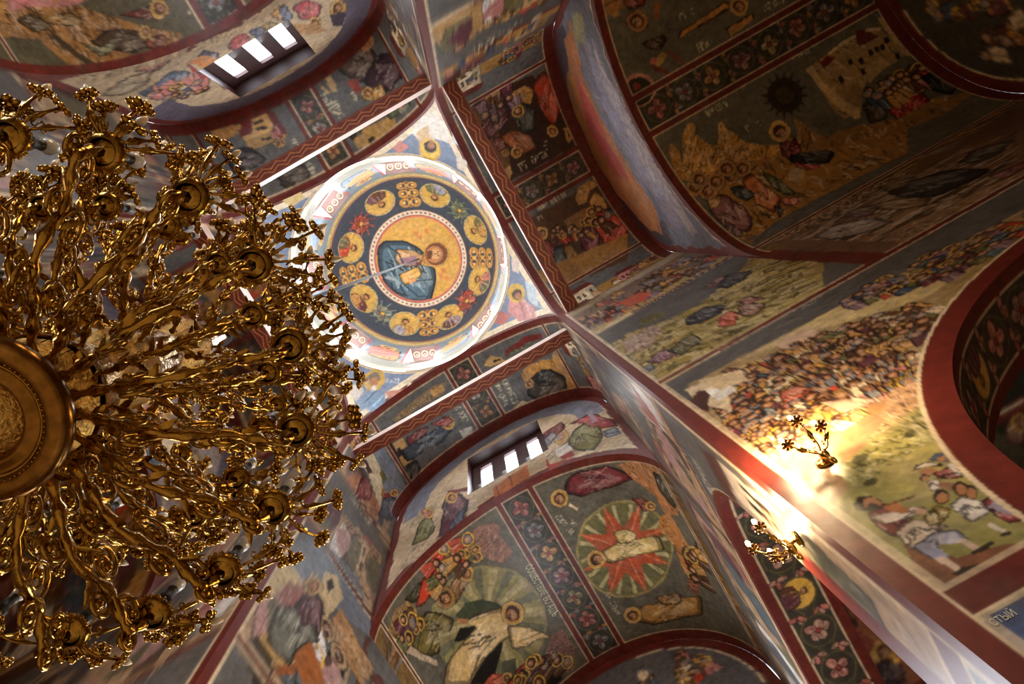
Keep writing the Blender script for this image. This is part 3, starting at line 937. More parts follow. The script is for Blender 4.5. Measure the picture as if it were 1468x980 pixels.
for (arm, side), s in SW.items():
    for i, rc in enumerate(s.pan):
        u0, u1, v0, v1 = rc
        hgt = v1-v0
        if (arm, side) in (('east', 1),): continue
        far = u1 if arm in ('east', 'west') else u1
        n = 3 if (arm, side) in (('east', -1), ('south', -1), ('south', 1), ('north', 1)) else 2
        mid = ARM[arm]
        for a, b in ((u0, mid-.06), (mid+.06, u1)):
            s.rect(a, b, v0, v1, BG)
            story(s, (a, b, v0, v1), 'v+', 300+i*7+int(a*10)+(5 if side > 0 else 0), 4 if b-a < 3 else 7, ground=ROCK if i % 2 else OCHRE)
        if v0 > 8: s.rect(mid-.06, mid+.06, v0-.2, v1+.2, RED)

for k_ in (('south', 1), ('north', 1), ('south', -1), ('west', 1), ('west', -1), ('north', -1)):
    s = SW[k_]; s.C = s.C*.55+.45*(s.C.mean(1, keepdims=True)*np.array([1.1, .98, .9]))
# --- low vault with the descent into the underworld and the radiant star
S = LV['south']; K = Crop(500, 646, 2.934)
P, Ln, D, man_, robe, halo, text, rock = brush(S, K)
D((146, 134, 82), 588, 728, 246); 
for k in range(20):
    an = k*2*math.pi/20
    P((176, 160, 110) if k % 2 else (112, 110, 82), (588, 700), (588+236*math.cos(an), 728+236*math.sin(an)), (588+236*math.cos(an+.17), 728+236*math.sin(an+.17)))
P((66, 72, 48), (450, 690), (490, 640), (560, 622), (630, 640), (668, 690), (600, 720), (500, 720))
rock((150, 104, 84), (470, 390), (510, 350), (545, 310), (640, 308), (630, 350), (690, 425), (655, 470), (560, 450), seed=3)
rock((158, 116, 62), (165, 760), (200, 660), (260, 620), (300, 700), (280, 800), (190, 820), seed=4)
robe((66, 62, 40), (235, 620), (300, 560), (330, 520), (320, 600), (270, 640))
robe((206, 66, 36), (285, 650), (320, 520), (380, 470), (425, 470), (430, 510), (370, 580), (320, 640))
robe((150, 104, 60), (420, 590), (470, 490), (520, 500), (500, 560), (450, 640))
robe((122, 104, 52), (268, 840), (285, 720), (330, 680), (390, 690), (440, 710), (420, 760), (370, 760), (385, 840), (330, 860), n=11)
robe((150, 108, 56), (195, 780), (230, 740), (275, 770), (270, 830), (215, 825))
for x, y in ((430, 425), (490, 375), (537, 447), (395, 480)): halo(x, y, 26)
halo(405, 618, 44, c=(168, 122, 60)); halo(490, 515, 34, hair=BROWN)
P((30, 26, 20), (440, 800), (470, 740), (530, 740), (560, 800), (520, 900), (500, 980), (600, 980), (640, 860), (650, 800), (560, 800))
P((78, 80, 60), (645, 880), (700, 870), (720, 980), (640, 980))
robe((214, 176, 112), (405, 985), (420, 880), (480, 810), (545, 745), (495, 715), (560, 690), (640, 664), (680, 720), (690, 770), (640, 800), (590, 850), (545, 910), (505, 985), n=13)
robe((222, 186, 124), (670, 740), (720, 735), (790, 752), (855, 782), (800, 790), (760, 815), (690, 832), n=6)
halo(690, 682, 48, turn=(-6, 4))
P(SKIN, (455, 700), (500, 705), (500, 728), (460, 722))
P((198, 170, 136), (180, 780), (205, 790), (365, 880), (375, 905), (200, 830))
rock((140, 96, 84), (830, 850), (860, 770), (900, 750), (950, 830), (950, 920), (880, 940), seed=8)
P((38, 28, 22), (820, 890), (880, 900), (895, 960), (870, 985), (830, 985))
robe((204, 76, 44), (560, 985), (600, 935), (640, 940), (650, 985)); robe(PLUM, (700, 985), (745, 900), (800, 890), (820, 985)); halo(782, 893, 30); halo(665, 955, 24)
crowd(S, S.uv(K((330, 500), (400, 410), (480, 345), (545, 400), (500, 480), (430, 540), (380, 570))), 12, .20, (0, 1), 5, [BROWN, OLIVE, SCAR, OCHRE], .6)
crowd(S, S.uv(K((180, 760), (250, 660), (310, 690), (280, 800), (200, 820))), 9, .20, (0, 1), 6, [BROWN, OLIVE, PLUM], .4)
crowd(S, S.uv(K((700, 960), (760, 890), (900, 830), (940, 900), (900, 985), (700, 985))), 13, .24, (0, 1), 7, [PLUM, SCAR, BROWN, MAUVE], .5)
# the star
D((158, 140, 82), 1160, 415, 206); D((112, 106, 66), 1160, 415, 196)
for k in range(16):
    an = k*math.pi/8+.1
    P((186, 172, 120), (1160, 415), (1160+190*math.cos(an), 415+190*math.sin(an)), (1160+190*math.cos(an+.09), 415+190*math.sin(an+.09)))
star = []
for k in range(8):
    an = k*math.pi/4+.32; star += [(1160+205*math.cos(an), 415+205*math.sin(an)), (1160+95*math.cos(an+math.pi/8), 415+95*math.sin(an+math.pi/8))]
P((186, 84, 52), *star)
for k in range(8):
    an = k*math.pi/4+.32; Ln((222, 150, 100), .03, (1160, 415), (1160+195*math.cos(an), 415+195*math.sin(an)), a=.6)
robe((226, 192, 118), (1065, 425), (1120, 395), (1190, 378), (1300, 362), (1318, 412), (1250, 432), (1110, 470), (1080, 460), n=9)
robe((226, 192, 118), (1118, 345), (1160, 325), (1205, 345), (1200, 380), (1140, 392))
halo(1040, 455, 40, turn=(5, -2))
robe((122, 48, 50), (915, 175), (925, 120), (970, 90), (1090, 68), (1195, 108), (1110, 150), (990, 190), n=10); halo(888, 202, 37)
P((226, 200, 160), (930, 220), (965, 240), (960, 250), (925, 232))
rock((176, 112, 62), (1130, 60), (1200, 40), (1290, 45), (1350, 120), (1395, 220), (1380, 270), (1330, 265), (1290, 190), (1210, 130), seed=9)
robe((70, 66, 52), (1280, 90), (1320, 110), (1390, 200), (1370, 240), (1310, 170)); robe((130, 56, 44), (1195, 200), (1250, 205), (1290, 250), (1240, 258)); halo(1268, 232, 20)
rock((188, 122, 62), (1310, 275), (1350, 260), (1390, 330), (1440, 420), (1475, 560), (1410, 510), (1370, 400), (1300, 330), seed=10)
robe((110, 58, 44), (1400, 410), (1470, 400), (1475, 470), (1420, 480)); halo(1440, 430, 30)
robe((178, 128, 62), (1220, 660), (1300, 640), (1380, 625), (1475, 610), (1475, 690), (1300, 730), (1225, 715), n=9); halo(1195, 690, 36)
robe((150, 110, 62), (1290, 620), (1390, 600), (1400, 640), (1330, 650)); rock((130, 76, 50), (1430, 520), (1475, 540), (1475, 610), (1420, 580), seed=2)
crowd(S, S.uv(K((1290, 70), (1340, 60), (1420, 190), (1450, 330), (1410, 330), (1360, 230))), 10, .22, (0, -1), 8, [BROWN, GREEN, SCAR, DARK], .2)
crowd(S, S.uv(K((1400, 380), (1470, 380), (1475, 560), (1430, 520))), 6, .24, (0, -1), 9, [BROWN, PLUM, OCHRE], .3)
text(872, 282, 935, 355, 24, 7, seed=5, up=(20, -10)); text(930, 300, 955, 330, 20, 3, seed=6, up=(20, -10)); text(1078, 600, 1128, 690, 22, 7, seed=7, up=(20, -10))
r = S.pan[2]; S.rect(r[0], r[1], r[2], r[3], dk(ROCK, .6)); r = S.pan[-2]; S.rect(r[0], r[1], r[2], r[3], dk(ROCK, .7))
for k in range(40):
    u = rnd.uniform(r[0], r[1])
    for sg_ in (-1, 1): S.line([(u, sg_*(A12+.1)), (u+rnd.uniform(-.2, .3), sg_*4.2)], .05, rnd.choice([BROWN, GREY, PLUM, OCHRE, DARK, MAUVE]), .6)
# --- end lunette beyond it: a ring of figures
S = EW['south']; S.rect(-2.7, 2.7, 12.0, 15, (96, 92, 92)); S.rect(-2.7, 2.7, 0, 12.0, BROWN)
crowd(S, [(-2.3, 12.0), (2.3, 12.0), (1.6, 13.9), (0, 14.45), (-1.6, 13.9)], 70, .2, (0, 1), 4, halo=.5)
S.disk((0, 12.7), .95, CREAM); S.disk((0, 12.7), .85, (150, 130, 96)); crowd(S, [(-.7, 12.2), (.7, 12.2), (.5, 13.3), (-.5, 13.3)], 12, .17, (0, 1), 5)
for arm in ('east', 'north', 'west'):
    S2 = EW[arm]; S2.rect(-2.7, 2.7, 0, 12.0, BROWN); S2.rect(-2.7, 2.7, 12.0, 15, (70, 66, 58)); crowd(S2, [(-2.3, 12.1), (2.3, 12.1), (1.6, 13.8), (-1.6, 13.8)], 60, .24, (0, 1), 8, halo=.3)
for arm in EW:
    for w_, c_ in ((.22, RED), (.03, CREAM)):
        th = np.linspace(0, math.pi, 60); EW[arm].line(np.stack([(W-.10-(.13 if w_ < .1 else 0))*np.cos(th), ZL+(W-.10-(.13 if w_ < .1 else 0))*np.sin(th)], 1), w_, c_)

# --- lunette with windows above the star vault
def lunette_ground(S, c, sky):
    r1 = np.hypot(S.U, S.V-ZS); r0 = np.hypot(S.U, S.V-ZL)
    S.put(np.nonzero((r1 < W-.16) | (S.V < ZS))[0], c)
    S.put(np.nonzero(((r1 < W-.16) & (r1 > W-.75) & (S.V > ZS-.4)))[0], sky)
    S.put(np.nonzero(((r1 > W-.16) & (S.V > ZS)) | (r0 < W+.17) | (np.abs(S.U) > W-.14))[0], RED)
    S.put(np.nonzero((r0 > W+.17) & (r0 < W+.20) & (np.abs(S.U) < W-.14))[0], CREAM)
    S.region('fresco_panel', 'pale fresco round the row of small windows' if S in (LU['south'], LU['north']) else 'blue and orange fresco of the lunette', disk=(0, ZS-.6, W-.2))
S = LU['south']; lunette_ground(S, (196, 172, 138), (120, 122, 134)); K = Crop(450, 400, 2.934)
P, Ln, D, man_, robe, halo, text, rock = brush(S, K)
for k in range(46):
    a_ = rnd.uniform(-2.4, 2.4); z_ = ZL+math.sqrt(max(0, W*W-a_*a_))+rnd.uniform(.2, 1.6)
    S.line([(a_, z_), (a_+rnd.uniform(.1, .5), z_+rnd.uniform(-.1, .2))], .035, rnd.choice([CREAM, (150, 130, 110), (214, 196, 170), (160, 150, 150)]), .7)
robe((98, 52, 66), (540, 965), (560, 905), (590, 895), (640, 920), (635, 985), (550, 985), n=6); halo(585, 915, 24)
P((112, 44, 46), (560, 890), (660, 870), (668, 885), (570, 905))
P((192, 108, 56), (748, 880), (895, 780), (912, 830), (765, 918)); Ln((120, 60, 36), .03, (765, 868), (780, 905)); Ln((120, 60, 36), .03, (820, 830), (835, 868))
P((170, 56, 52), (972, 760), (1080, 700), (1100, 750), (990, 805)); P(WHITE, (1010, 720), (1075, 685), (1095, 715), (1030, 748))
robe((134, 132, 84), (1070, 690), (1090, 640), (1140, 605), (1200, 620), (1210, 670), (1170, 720), (1110, 715), n=9); halo(1035, 660, 34, hair=GREY)
robe((168, 66, 70), (1080, 610), (1160, 565), (1250, 590), (1270, 620), (1200, 625), (1110, 600), n=7); robe((112, 122, 138), (1215, 640), (1270, 625), (1290, 650), (1230, 665))
robe((118, 44, 44), (960, 650), (1040, 600), (1060, 625), (980, 680), n=4)
rock((206, 188, 156), (940, 700), (1060, 760), (1330, 690), (1360, 710), (1150, 720), (1000, 780), seed=80, n=50); robe((110, 106, 120), (950, 690), (1000, 640), (1020, 660), (970, 720)); P((150, 140, 150), (1150, 560), (1170, 545), (1182, 600), (1168, 605))
K = Crop(500, 646, 2.934); P, Ln, D, man_, robe, halo, text, rock = brush(S, K)
rock((186, 160, 128), (215, 500), (270, 400), (360, 370), (480, 330), (560, 240), (560, 290), (420, 390), (290, 460), seed=81, n=60); rock((170, 150, 112), (250, 330), (300, 250), (370, 220), (360, 260), (300, 310), seed=82, n=30); P((206, 190, 160), (505, 215), (540, 200), (540, 260), (500, 285))
robe((96, 48, 62), (380, 355), (400, 260), (425, 200), (470, 185), (500, 215), (480, 290), (440, 340), n=9); halo(432, 197, 24)
robe((60, 76, 104), (415, 330), (455, 270), (490, 230), (480, 300), (440, 345), n=5)
robe((118, 116, 68), (265, 395), (300, 300), (345, 270), (360, 330), (330, 370), n=7); halo(335, 262, 22); robe((196, 108, 92), (300, 260), (320, 240), (340, 290))

# --- high vault over those windows
S = HV['south']; K = Crop(450, 400, 2.934); P, Ln, D, man_, robe, halo, text, rock = brush(S, K)
rock((150, 104, 56), (450, 830), (560, 760), (700, 690), (640, 750), (520, 850), (430, 905), seed=1); P((172, 118, 62), (455, 800), (540, 740), (640, 690), (650, 720), (520, 820))
P((190, 146, 84), (325, 700), (370, 660), (420, 780), (390, 830)); P(DARK, (345, 715), (360, 705), (375, 740), (360, 750)); P((60, 30, 24), (310, 690), (325, 680), (430, 880), (410, 900))
robe((64, 72, 82), (370, 720), (430, 680), (500, 640), (545, 610), (575, 640), (530, 690), (470, 710), (430, 750), (400, 760), n=11); robe((118, 46, 44), (385, 670), (440, 630), (480, 620), (470, 650), (400, 700)); halo(565, 605, 28, turn=(2, 2))
robe((40, 34, 30), (380, 790), (430, 760), (450, 800), (420, 880), (390, 860)); robe((70, 58, 40), (530, 760), (570, 710), (620, 720), (600, 770), (540, 780)); halo(618, 702, 26); halo(636, 708, 22)
P((200, 196, 186), (610, 640), (665, 618), (672, 660), (640, 680)); P(PINK, (668, 660), (690, 655), (690, 675), (672, 682)); robe((150, 54, 50), (490, 610), (560, 575), (590, 600), (540, 620))
text(590, 540, 640, 620, 26, 7, seed=2, up=(16, -8))
rock((188, 134, 66), (870, 400), (900, 360), (960, 340), (1040, 330), (1080, 400), (1100, 440), (1130, 500), (1040, 520), (950, 500), (900, 470), seed=5)
P(DARK, (1100, 480), (1160, 480), (1150, 520), (1080, 510)); robe((72, 62, 52), (900, 480), (920, 410), (990, 380), (1050, 410), (1060, 470), (1000, 510), (930, 500), n=11); robe((48, 44, 40), (930, 400), (960, 380), (1010, 385), (980, 430), (940, 440)); halo(905, 440, 18, c=OCHRE)
P((200, 180, 136), (838, 540), (880, 510), (945, 530), (940, 560), (870, 590)); Ln(DARK, .03, (870, 535), (930, 540)); P((190, 140, 78), (1010, 300), (1070, 390), (1100, 420), (1085, 440), (1040, 390), (1000, 320))
text(755, 440, 800, 535, 24, 8, seed=4, up=(16, -8)); text(790, 430, 840, 525, 24, 8, seed=9, up=(16, -8))
rock((140, 112, 72), (350, 600), (440, 540), (545, 480), (560, 430), (500, 450), (400, 530), (330, 590), seed=6); P((196, 150, 82), (490, 470), (540, 440), (550, 470), (500, 495))
P((196, 152, 84), (715, 365), (745, 318), (790, 330), (810, 345), (740, 372)); P(DARK, (755, 340), (785, 330), (790, 342), (760, 352)); P((120, 40, 36), (800, 300), (900, 235), (960, 230), (960, 250), (890, 270), (810, 330)); rock(GREEN, (800, 320), (870, 285), (960, 250), (940, 265), (850, 310), seed=3)

# --- high vault without windows
S = HV['east']; K = Crop(640, 100, 2.723); P, Ln, D, man_, robe, halo, text, rock = brush(S, K)
P((62, 40, 26), (100, 130), (330, 20), (470, 190), (540, 280), (240, 440)); P((112, 74, 40), (95, 150), (130, 140), (240, 300), (250, 420), (235, 430))
rock((176, 126, 66), (150, 110), (210, 75), (240, 90), (215, 130), (170, 145), seed=1); rock((186, 132, 62), (250, 90), (300, 65), (340, 80), (330, 130), (270, 130), seed=2)
robe((112, 60, 62), (140, 240), (150, 180), (195, 130), (235, 140), (240, 200), (200, 240), (170, 270), n=9); robe((70, 72, 60), (265, 160), (300, 130), (350, 160), (340, 230), (300, 250), (275, 210), n=8)
robe((188, 70, 42), (340, 60), (380, 10), (425, 60), (440, 160), (420, 220), (390, 190), (360, 130), n=9); robe((168, 100, 54), (210, 260), (260, 235), (330, 260), (350, 300), (300, 330), (250, 300)); halo(272, 322, 22); halo(414, 237, 22); robe((128, 66, 60), (180, 270), (220, 260), (235, 300), (200, 320)); halo(230, 325, 14)
P((196, 146, 76), (455, 230), (475, 222), (495, 265), (480, 285), (468, 270)); P(DARK, (468, 240), (474, 238), (484, 262), (478, 265)); P((190, 138, 72), (100, 190), (120, 200), (130, 240), (115, 230)); P((186, 146, 82), (215, 400), (245, 370), (255, 400), (240, 440))
text(290, 395, 408, 330, 26, 12, seed=3, up=(-8, -16)); text(380, 300, 400, 290, 18, 3, seed=3, up=(-8, -16))
P((88, 62, 40), (320, 580), (440, 520), (560, 440), (640, 400), (708, 520), (708, 740), (470, 840))
rock((196, 148, 80), (505, 500), (520, 455), (560, 430), (590, 450), (560, 470), (545, 520), (515, 530), seed=5); P((206, 158, 86), (555, 520), (580, 480), (610, 500), (640, 560), (600, 560)); P((150, 106, 56), (460, 590), (540, 540), (570, 600), (500, 650)); P(DARK, (570, 530), (580, 524), (594, 548), (584, 552))
robe((122, 58, 62), (525, 690), (530, 620), (560, 600), (590, 640), (600, 690), (560, 710), n=7); robe((192, 64, 44), (590, 620), (620, 560), (680, 560), (708, 600), (700, 650), (650, 690), (620, 680), n=10); robe((60, 70, 76), (610, 545), (660, 540), (700, 570), (670, 580))
robe((130, 56, 44), (360, 680), (380, 660), (420, 680), (470, 760), (460, 800), (410, 760)); robe((86, 98, 98), (420, 700), (455, 690), (480, 780), (470, 820), (430, 790), n=8); robe((150, 112, 60), (455, 690), (490, 680), (540, 760), (500, 800)); halo(372, 640, 25); crowd(S, S.uv(K((400, 620), (450, 600), (460, 650), (420, 660))), 9, .16, (0, -1), 3)
crowd(S, S.uv(K((470, 640), (540, 560), (600, 540), (690, 520), (700, 560), (600, 600), (540, 650))), 12, .22, (0, -1), 12, [PLUM, BROWN, SCAR, OCHRE], .4)
crowd(S, S.uv(K((140, 160), (230, 100), (300, 130), (240, 250), (160, 260))), 7, .24, (0, 1), 13, [PLUM, BROWN, MAUVE], .4)
text(360, 552, 470, 492, 30, 11, seed=5, up=(-8, -16)); text(360, 590, 385, 575, 16, 3, seed=8, up=(-8, -16)); P((168, 122, 62), (330, 800), (560, 700), (708, 640), (708, 700), (480, 830), (440, 845))

# --- low vault: the garden and the cross
S = LV['east']; K = Crop(900, 150, 3.63); P, Ln, D, man_, robe, halo, text, rock = brush(S, K)
rock((160, 112, 52), (640, 720), (760, 610), (1000, 480), (1452, 250), (1452, 60), (1100, 130), (1000, 200), (880, 250), (800, 220), (640, 300), (400, 420), (560, 690), seed=20, n=60)
rock((198, 142, 66), (240, 380), (290, 300), (285, 190), (310, 100), (345, 90), (360, 150), (400, 190), (450, 220), (475, 180), (470, 100), (490, 85), (515, 130), (560, 150), (620, 200), (720, 215), (800, 210), (760, 270), (600, 300), (480, 340), (330, 400), seed=21, n=120)
rock((186, 132, 62), (205, 220), (225, 205), (270, 250), (290, 350), (260, 400), (235, 330), seed=22)
P((176, 128, 62), (830, 330), (880, 300), (940, 370), (920, 440), (860, 400)); D((190, 160, 120), 880, 365, 40)
robe((110, 42, 44), (790, 200), (850, 165), (900, 190), (900, 250), (850, 290), (800, 260), n=7); robe((44, 42, 38), (860, 240), (930, 190), (1020, 220), (1070, 260), (1040, 300), (930, 310), (850, 300), n=8); robe((178, 62, 46), (860, 300), (1000, 315), (960, 340), (890, 330)); halo(790, 135, 56, turn=(8, 8)); P(SKIN, (820, 180), (860, 165), (850, 190))
robe((140, 88, 84), (420, 500), (500, 470), (600, 540), (650, 600), (620, 660), (520, 640), (440, 560), n=11); robe((196, 146, 78), (415, 500), (440, 470), (480, 480), (470, 530), (430, 540)); robe((196, 116, 70), (600, 400), (650, 360), (720, 430), (800, 480), (760, 560), (680, 520), n=11); robe((56, 58, 58), (530, 430), (600, 420), (660, 470), (620, 500), (560, 480)); robe((90, 90, 60), (700, 350), (780, 380), (880, 460), (830, 470), (740, 420)); robe((206, 110, 84), (800, 480), (890, 480), (880, 520), (820, 520)); robe(DARK, (760, 520), (820, 540), (790, 590))
for x, y in ((420, 445), (530, 370), (350, 430), (460, 400), (595, 330), (515, 330), (370, 390)): halo(x, y, 46, c=(176, 122, 62))
robe((110, 78, 80), (500, 600), (580, 640), (590, 690), (540, 680)); text(420, 60, 540, 0, 34, 9, seed=4, up=(-10, -20)); text(625, 140, 695, 105, 34, 5, seed=6, up=(-10, -20))
K = Crop(1134, 0, 4.395); P, Ln, D, man_, robe, halo, text, rock = brush(S, K)
D((46, 34, 22), -40, 600, 110)
for k in range(16):
    an = k*math.pi/8; P((54, 42, 24), (-40+80*math.cos(an-.2), 600+80*math.sin(an-.2)), (-40+160*math.cos(an), 600+160*math.sin(an)), (-40+80*math.cos(an+.2), 600+80*math.sin(an+.2)))
D((70, 56, 30), -40, 600, 60)
rock((166, 132, 86), (95, 430), (230, 340), (400, 225), (560, 180), (740, 330), (640, 400), (470, 520), (440, 700), (330, 760), (180, 560), seed=30)
P((196, 162, 112), (90, 430), (130, 410), (200, 520), (430, 690), (440, 745), (400, 755), (180, 560)); P((196, 162, 112), (545, 110), (580, 105), (770, 330), (730, 350)); P((190, 156, 106), (440, 470), (560, 350), (620, 400), (500, 520)); P((150, 118, 76), (280, 570), (410, 520), (470, 560), (440, 680), (380, 660))
P((110, 36, 34), (410, 190), (480, 190), (550, 230), (430, 300), (410, 250)); P((110, 36, 34), (175, 400), (220, 350), (290, 360), (200, 430))
for x, y in ((480, 320), (520, 300), (555, 285), (650, 340), (430, 440), (290, 490), (420, 370), (580, 240), (350, 380)): P((36, 30, 30), (x, y), (x+28, y-14), (x+44, y+22), (x+16, y+36))
Ln((214, 186, 140), .05, (240, 340), (330, 260), (400, 230)); Ln((214, 186, 140), .05, (480, 195), (560, 178))
robe((176, 44, 34), (620, 620), (670, 560), (800, 560), (870, 640), (840, 740), (700, 770), (620, 700), n=10); robe((70, 60, 44), (450, 660), (540, 600), (610, 640), (600, 740), (500, 770)); crowd(S, S.uv(K((450, 560), (640, 480), (820, 400), (860, 460), (700, 560), (500, 620))), 24, .2, (0, -1), 6)
robe((24, 22, 22), (830, 490), (920, 440), (1050, 520), (1000, 600), (880, 560)); rock((150, 106, 52), (20, 730), (200, 860), (450, 780), (620, 780), (900, 620), (1200, 560), (1000, 700), (500, 900), (60, 960), seed=31, n=50)
text(20, 370, 150, 320, 44, 7, seed=2, up=(-10, -20)); robe((120, 30, 26), (0, 920), (60, 900), (70, 960), (0, 980))
K = Crop(800, 0, 4.395); P, Ln, D, man_, robe, halo, text, rock = brush(S, K)
P((150, 104, 54), (245, 30), (420, -40), (440, 40), (265, 125)); P((178, 128, 66), (340, 85), (380, 70), (395, 95), (355, 118)); Ln(DARK, .02, (255, 50), (400, -10))
halo(500, 135, 66, c=(164, 100, 46)); robe((120, 44, 34), (410, 0), (480, -40), (560, -20), (540, 40), (450, 60)); P((150, 90, 50), (600, 20), (640, 10), (630, 120), (610, 125))
P((60, 36, 22), (755, 250), (770, 195), (900, 120), (1050, 10), (1090, 20), (1060, 70), (900, 170)); P((192, 132, 66), (765, 245), (785, 195), (900, 125), (1050, 25), (1080, 40), (900, 160)); halo(1140, 40, 62, c=(206, 160, 66)); P((50, 30, 20), (1060, 180), (1230, 80), (1245, 110), (1090, 235)); P((186, 130, 66), (1070, 185), (1220, 95), (1235, 125), (1090, 230))
robe((62, 40, 26), (530, 270), (600, 250), (650, 215), (680, 250), (650, 310), (580, 310)); P((186, 148, 62), (600, 380), (650, 330), (690, 340), (660, 390), (620, 420)); D((196, 100, 88), 600, 385, 22); P((120, 50, 36), (590, 400), (640, 420), (710, 460), (690, 470), (610, 440)); P((130, 62, 36), (690, 310), (760, 360), (815, 410), (790, 405), (700, 345))
D((196, 134, 108), 510, 565, 108); D((44, 42, 28), 510, 575, 92); D((130, 44, 34), 490, 545, 26); D((90, 40, 30), 450, 590, 20)
text(770, 130, 860, 85, 36, 6, seed=3, up=(-10, -20)); text(895, 325, 980, 275, 50, 4, seed=4, up=(-10, -20)); text(1310, 70, 1440, 5, 36, 8, seed=8, up=(-10, -20))
for v in (-2, 2):
    r = S.pan[v]; S.rect(*r, dk(ROCK, .6))
    for k in range(90):
        u = rnd.uniform(r[0], r[1]); a_ = (A12+.1)*np.sign(v)
        S.line([(u, a_+np.sign(v)*rnd.uniform(0, .2)), (u+rnd.uniform(.1, .5), np.sign(v)*rnd.uniform(3.9, 4.2))], .05, rnd.choice([BROWN, GREY, OLIVE, OCHRE, DARK, MAUVE]), .7)

# --- the narrow lunette
S = LU['east']; lunette_ground(S, (104, 104, 116), (70, 62, 68)); K = Crop(780, 0, 8.167); P, Ln, D, man_, robe, halo, text, rock = brush(S, K)
def px(*p): return np.array(p, float).reshape(-1, 2)
S.P(px(810, 60, 818, 30, 826, 60, 835, 110, 862, 170, 900, 235, 940, 300, 950, 335, 930, 330, 890, 285, 850, 225, 822, 150), (168, 104, 58))
S.P(px(822, 100, 838, 130, 870, 200, 905, 262, 880, 250, 845, 190), (168, 66, 56)); S.P(px(815, 90, 826, 150, 845, 205, 870, 250, 852, 225, 825, 165, 812, 120), (150, 112, 60))
S.P(px(806, 120, 820, 165, 850, 225, 890, 285, 930, 330, 915, 325, 860, 255, 820, 190), (66, 42, 52)); S.P(px(820, 20, 835, 20, 838, 60, 826, 70), (150, 142, 96))
S.P(px(835, 40, 850, 80, 880, 150, 930, 240, 985, 330, 960, 320, 905, 230, 858, 140), (128, 122, 138)); S.P(px(850, 60, 870, 110, 930, 220, 1000, 335, 990, 335, 910, 215, 860, 110), (160, 146, 148))
for k in range(170):
    t = rnd.random(); a_ = px(828, 50, 975, 335); p0 = a_[0]*(1-t)+a_[1]*t+np.array([rnd.uniform(-26, 16), rnd.uniform(-8, 8)])
    S.Ln(np.array([p0, p0+np.array([rnd.uniform(4, 14), rnd.uniform(8, 26)])]), .03, rnd.choice([(112, 106, 130), (176, 166, 156), (62, 50, 60), (150, 136, 112), (170, 118, 72), (130, 66, 52), (50, 36, 40)]), .6)
halo(290, 270, 16, c=(196, 150, 70))

# --- north side
S = HV['north']; K = Crop(0, 0, 2.934); P, Ln, D, man_, robe, halo, text, rock = brush(S, K)
house(S, S.uv(K(990, 520))[0], (0, 1), (0.9, 0), .8, .8, (206, 160, 96)); P((120, 34, 30), (1010, 500), (1060, 475), (1060, 560), (1010, 580)); robe((150, 70, 70), (1140, 560), (1160, 510), (1190, 560), (1170, 600)); halo(1178, 602, 20); P(OCHRE, (1190, 560), (1205, 570), (1185, 600)); robe((40, 30, 34), (930, 640), (1050, 620), (1120, 670), (1000, 740)); robe((70, 60, 50), (1160, 740), (1220, 680), (1290, 700), (1300, 760), (1200, 790)); P((196, 148, 84), (880, 540), (970, 500), (1010, 560), (900, 600))
text(1350, 400, 1395, 490, 26, 8, seed=2, up=(16, -8)); text(1392, 430, 1430, 500, 24, 6, seed=3, up=(16, -8)); text(1230, 590, 1250, 630, 18, 3, seed=1, up=(16, -8)); text(1270, 660, 1310, 740, 22, 7, seed=7, up=(16, -8))
K = Crop(400, 0, 2.934); P, Ln, D, man_, robe, halo, text, rock = brush(S, K)
P((196, 164, 112), (150, 320), (190, 270), (245, 380), (225, 390), (190, 330), (170, 350), (215, 390), (200, 398)); robe((96, 74, 62), (230, 270), (290, 180), (370, 190), (420, 260), (360, 340), (290, 320), n=11); rock((176, 120, 70), (320, 150), (370, 120), (400, 170), (380, 220), (330, 200), seed=2); robe((62, 36, 40), (360, 330), (420, 230), (480, 230), (520, 320), (470, 370), (400, 400), n=7); halo(372, 392, 28); robe((196, 146, 74), (390, 380), (430, 350), (450, 390), (400, 425)); P((150, 60, 48), (280, 340), (330, 330), (350, 380), (320, 390))
text(165, 410, 225, 500, 26, 9, seed=6, up=(16, -8)); text(210, 430, 250, 490, 22, 6, seed=4, up=(16, -8)); text(300, 395, 320, 430, 18, 3, seed=4, up=(16, -8)); P((190, 146, 80), (305, 560), (480, 480), (500, 540), (420, 590), (330, 630)); P(DARK, (370, 590), (400, 570), (405, 590), (380, 605)); robe(GREEN, (450, 470), (540, 420), (550, 450), (470, 500)); robe(SCAR, (470, 460), (520, 430), (530, 450)); robe(DARK, (290, 560), (340, 530), (350, 560), (310, 590))
S = LV['north']; K = Crop(0, 0, 2.934); P, Ln, D, man_, robe, halo, text, rock = brush(S, K)
rc = S.pan[-1]; S.rect(*rc, (92, 82, 58)); story(S, rc, 'v+', 411, 7); rc = S.pan[1]; S.rect(*rc, (92, 82, 58)); story(S, rc, 'v-', 412, 7)
S.P(K((-400, -40), (500, -60), (800, 60), (850, 150), (420, 330), (-200, 250)), (92, 82, 58))
rock((156, 108, 58), (-20, 60), (120, 30), (330, 20), (480, 70), (620, 110), (770, 140), (740, 190), (600, 200), (500, 250), (420, 300), (300, 280), (160, 160), (-20, 150), seed=70, n=90)
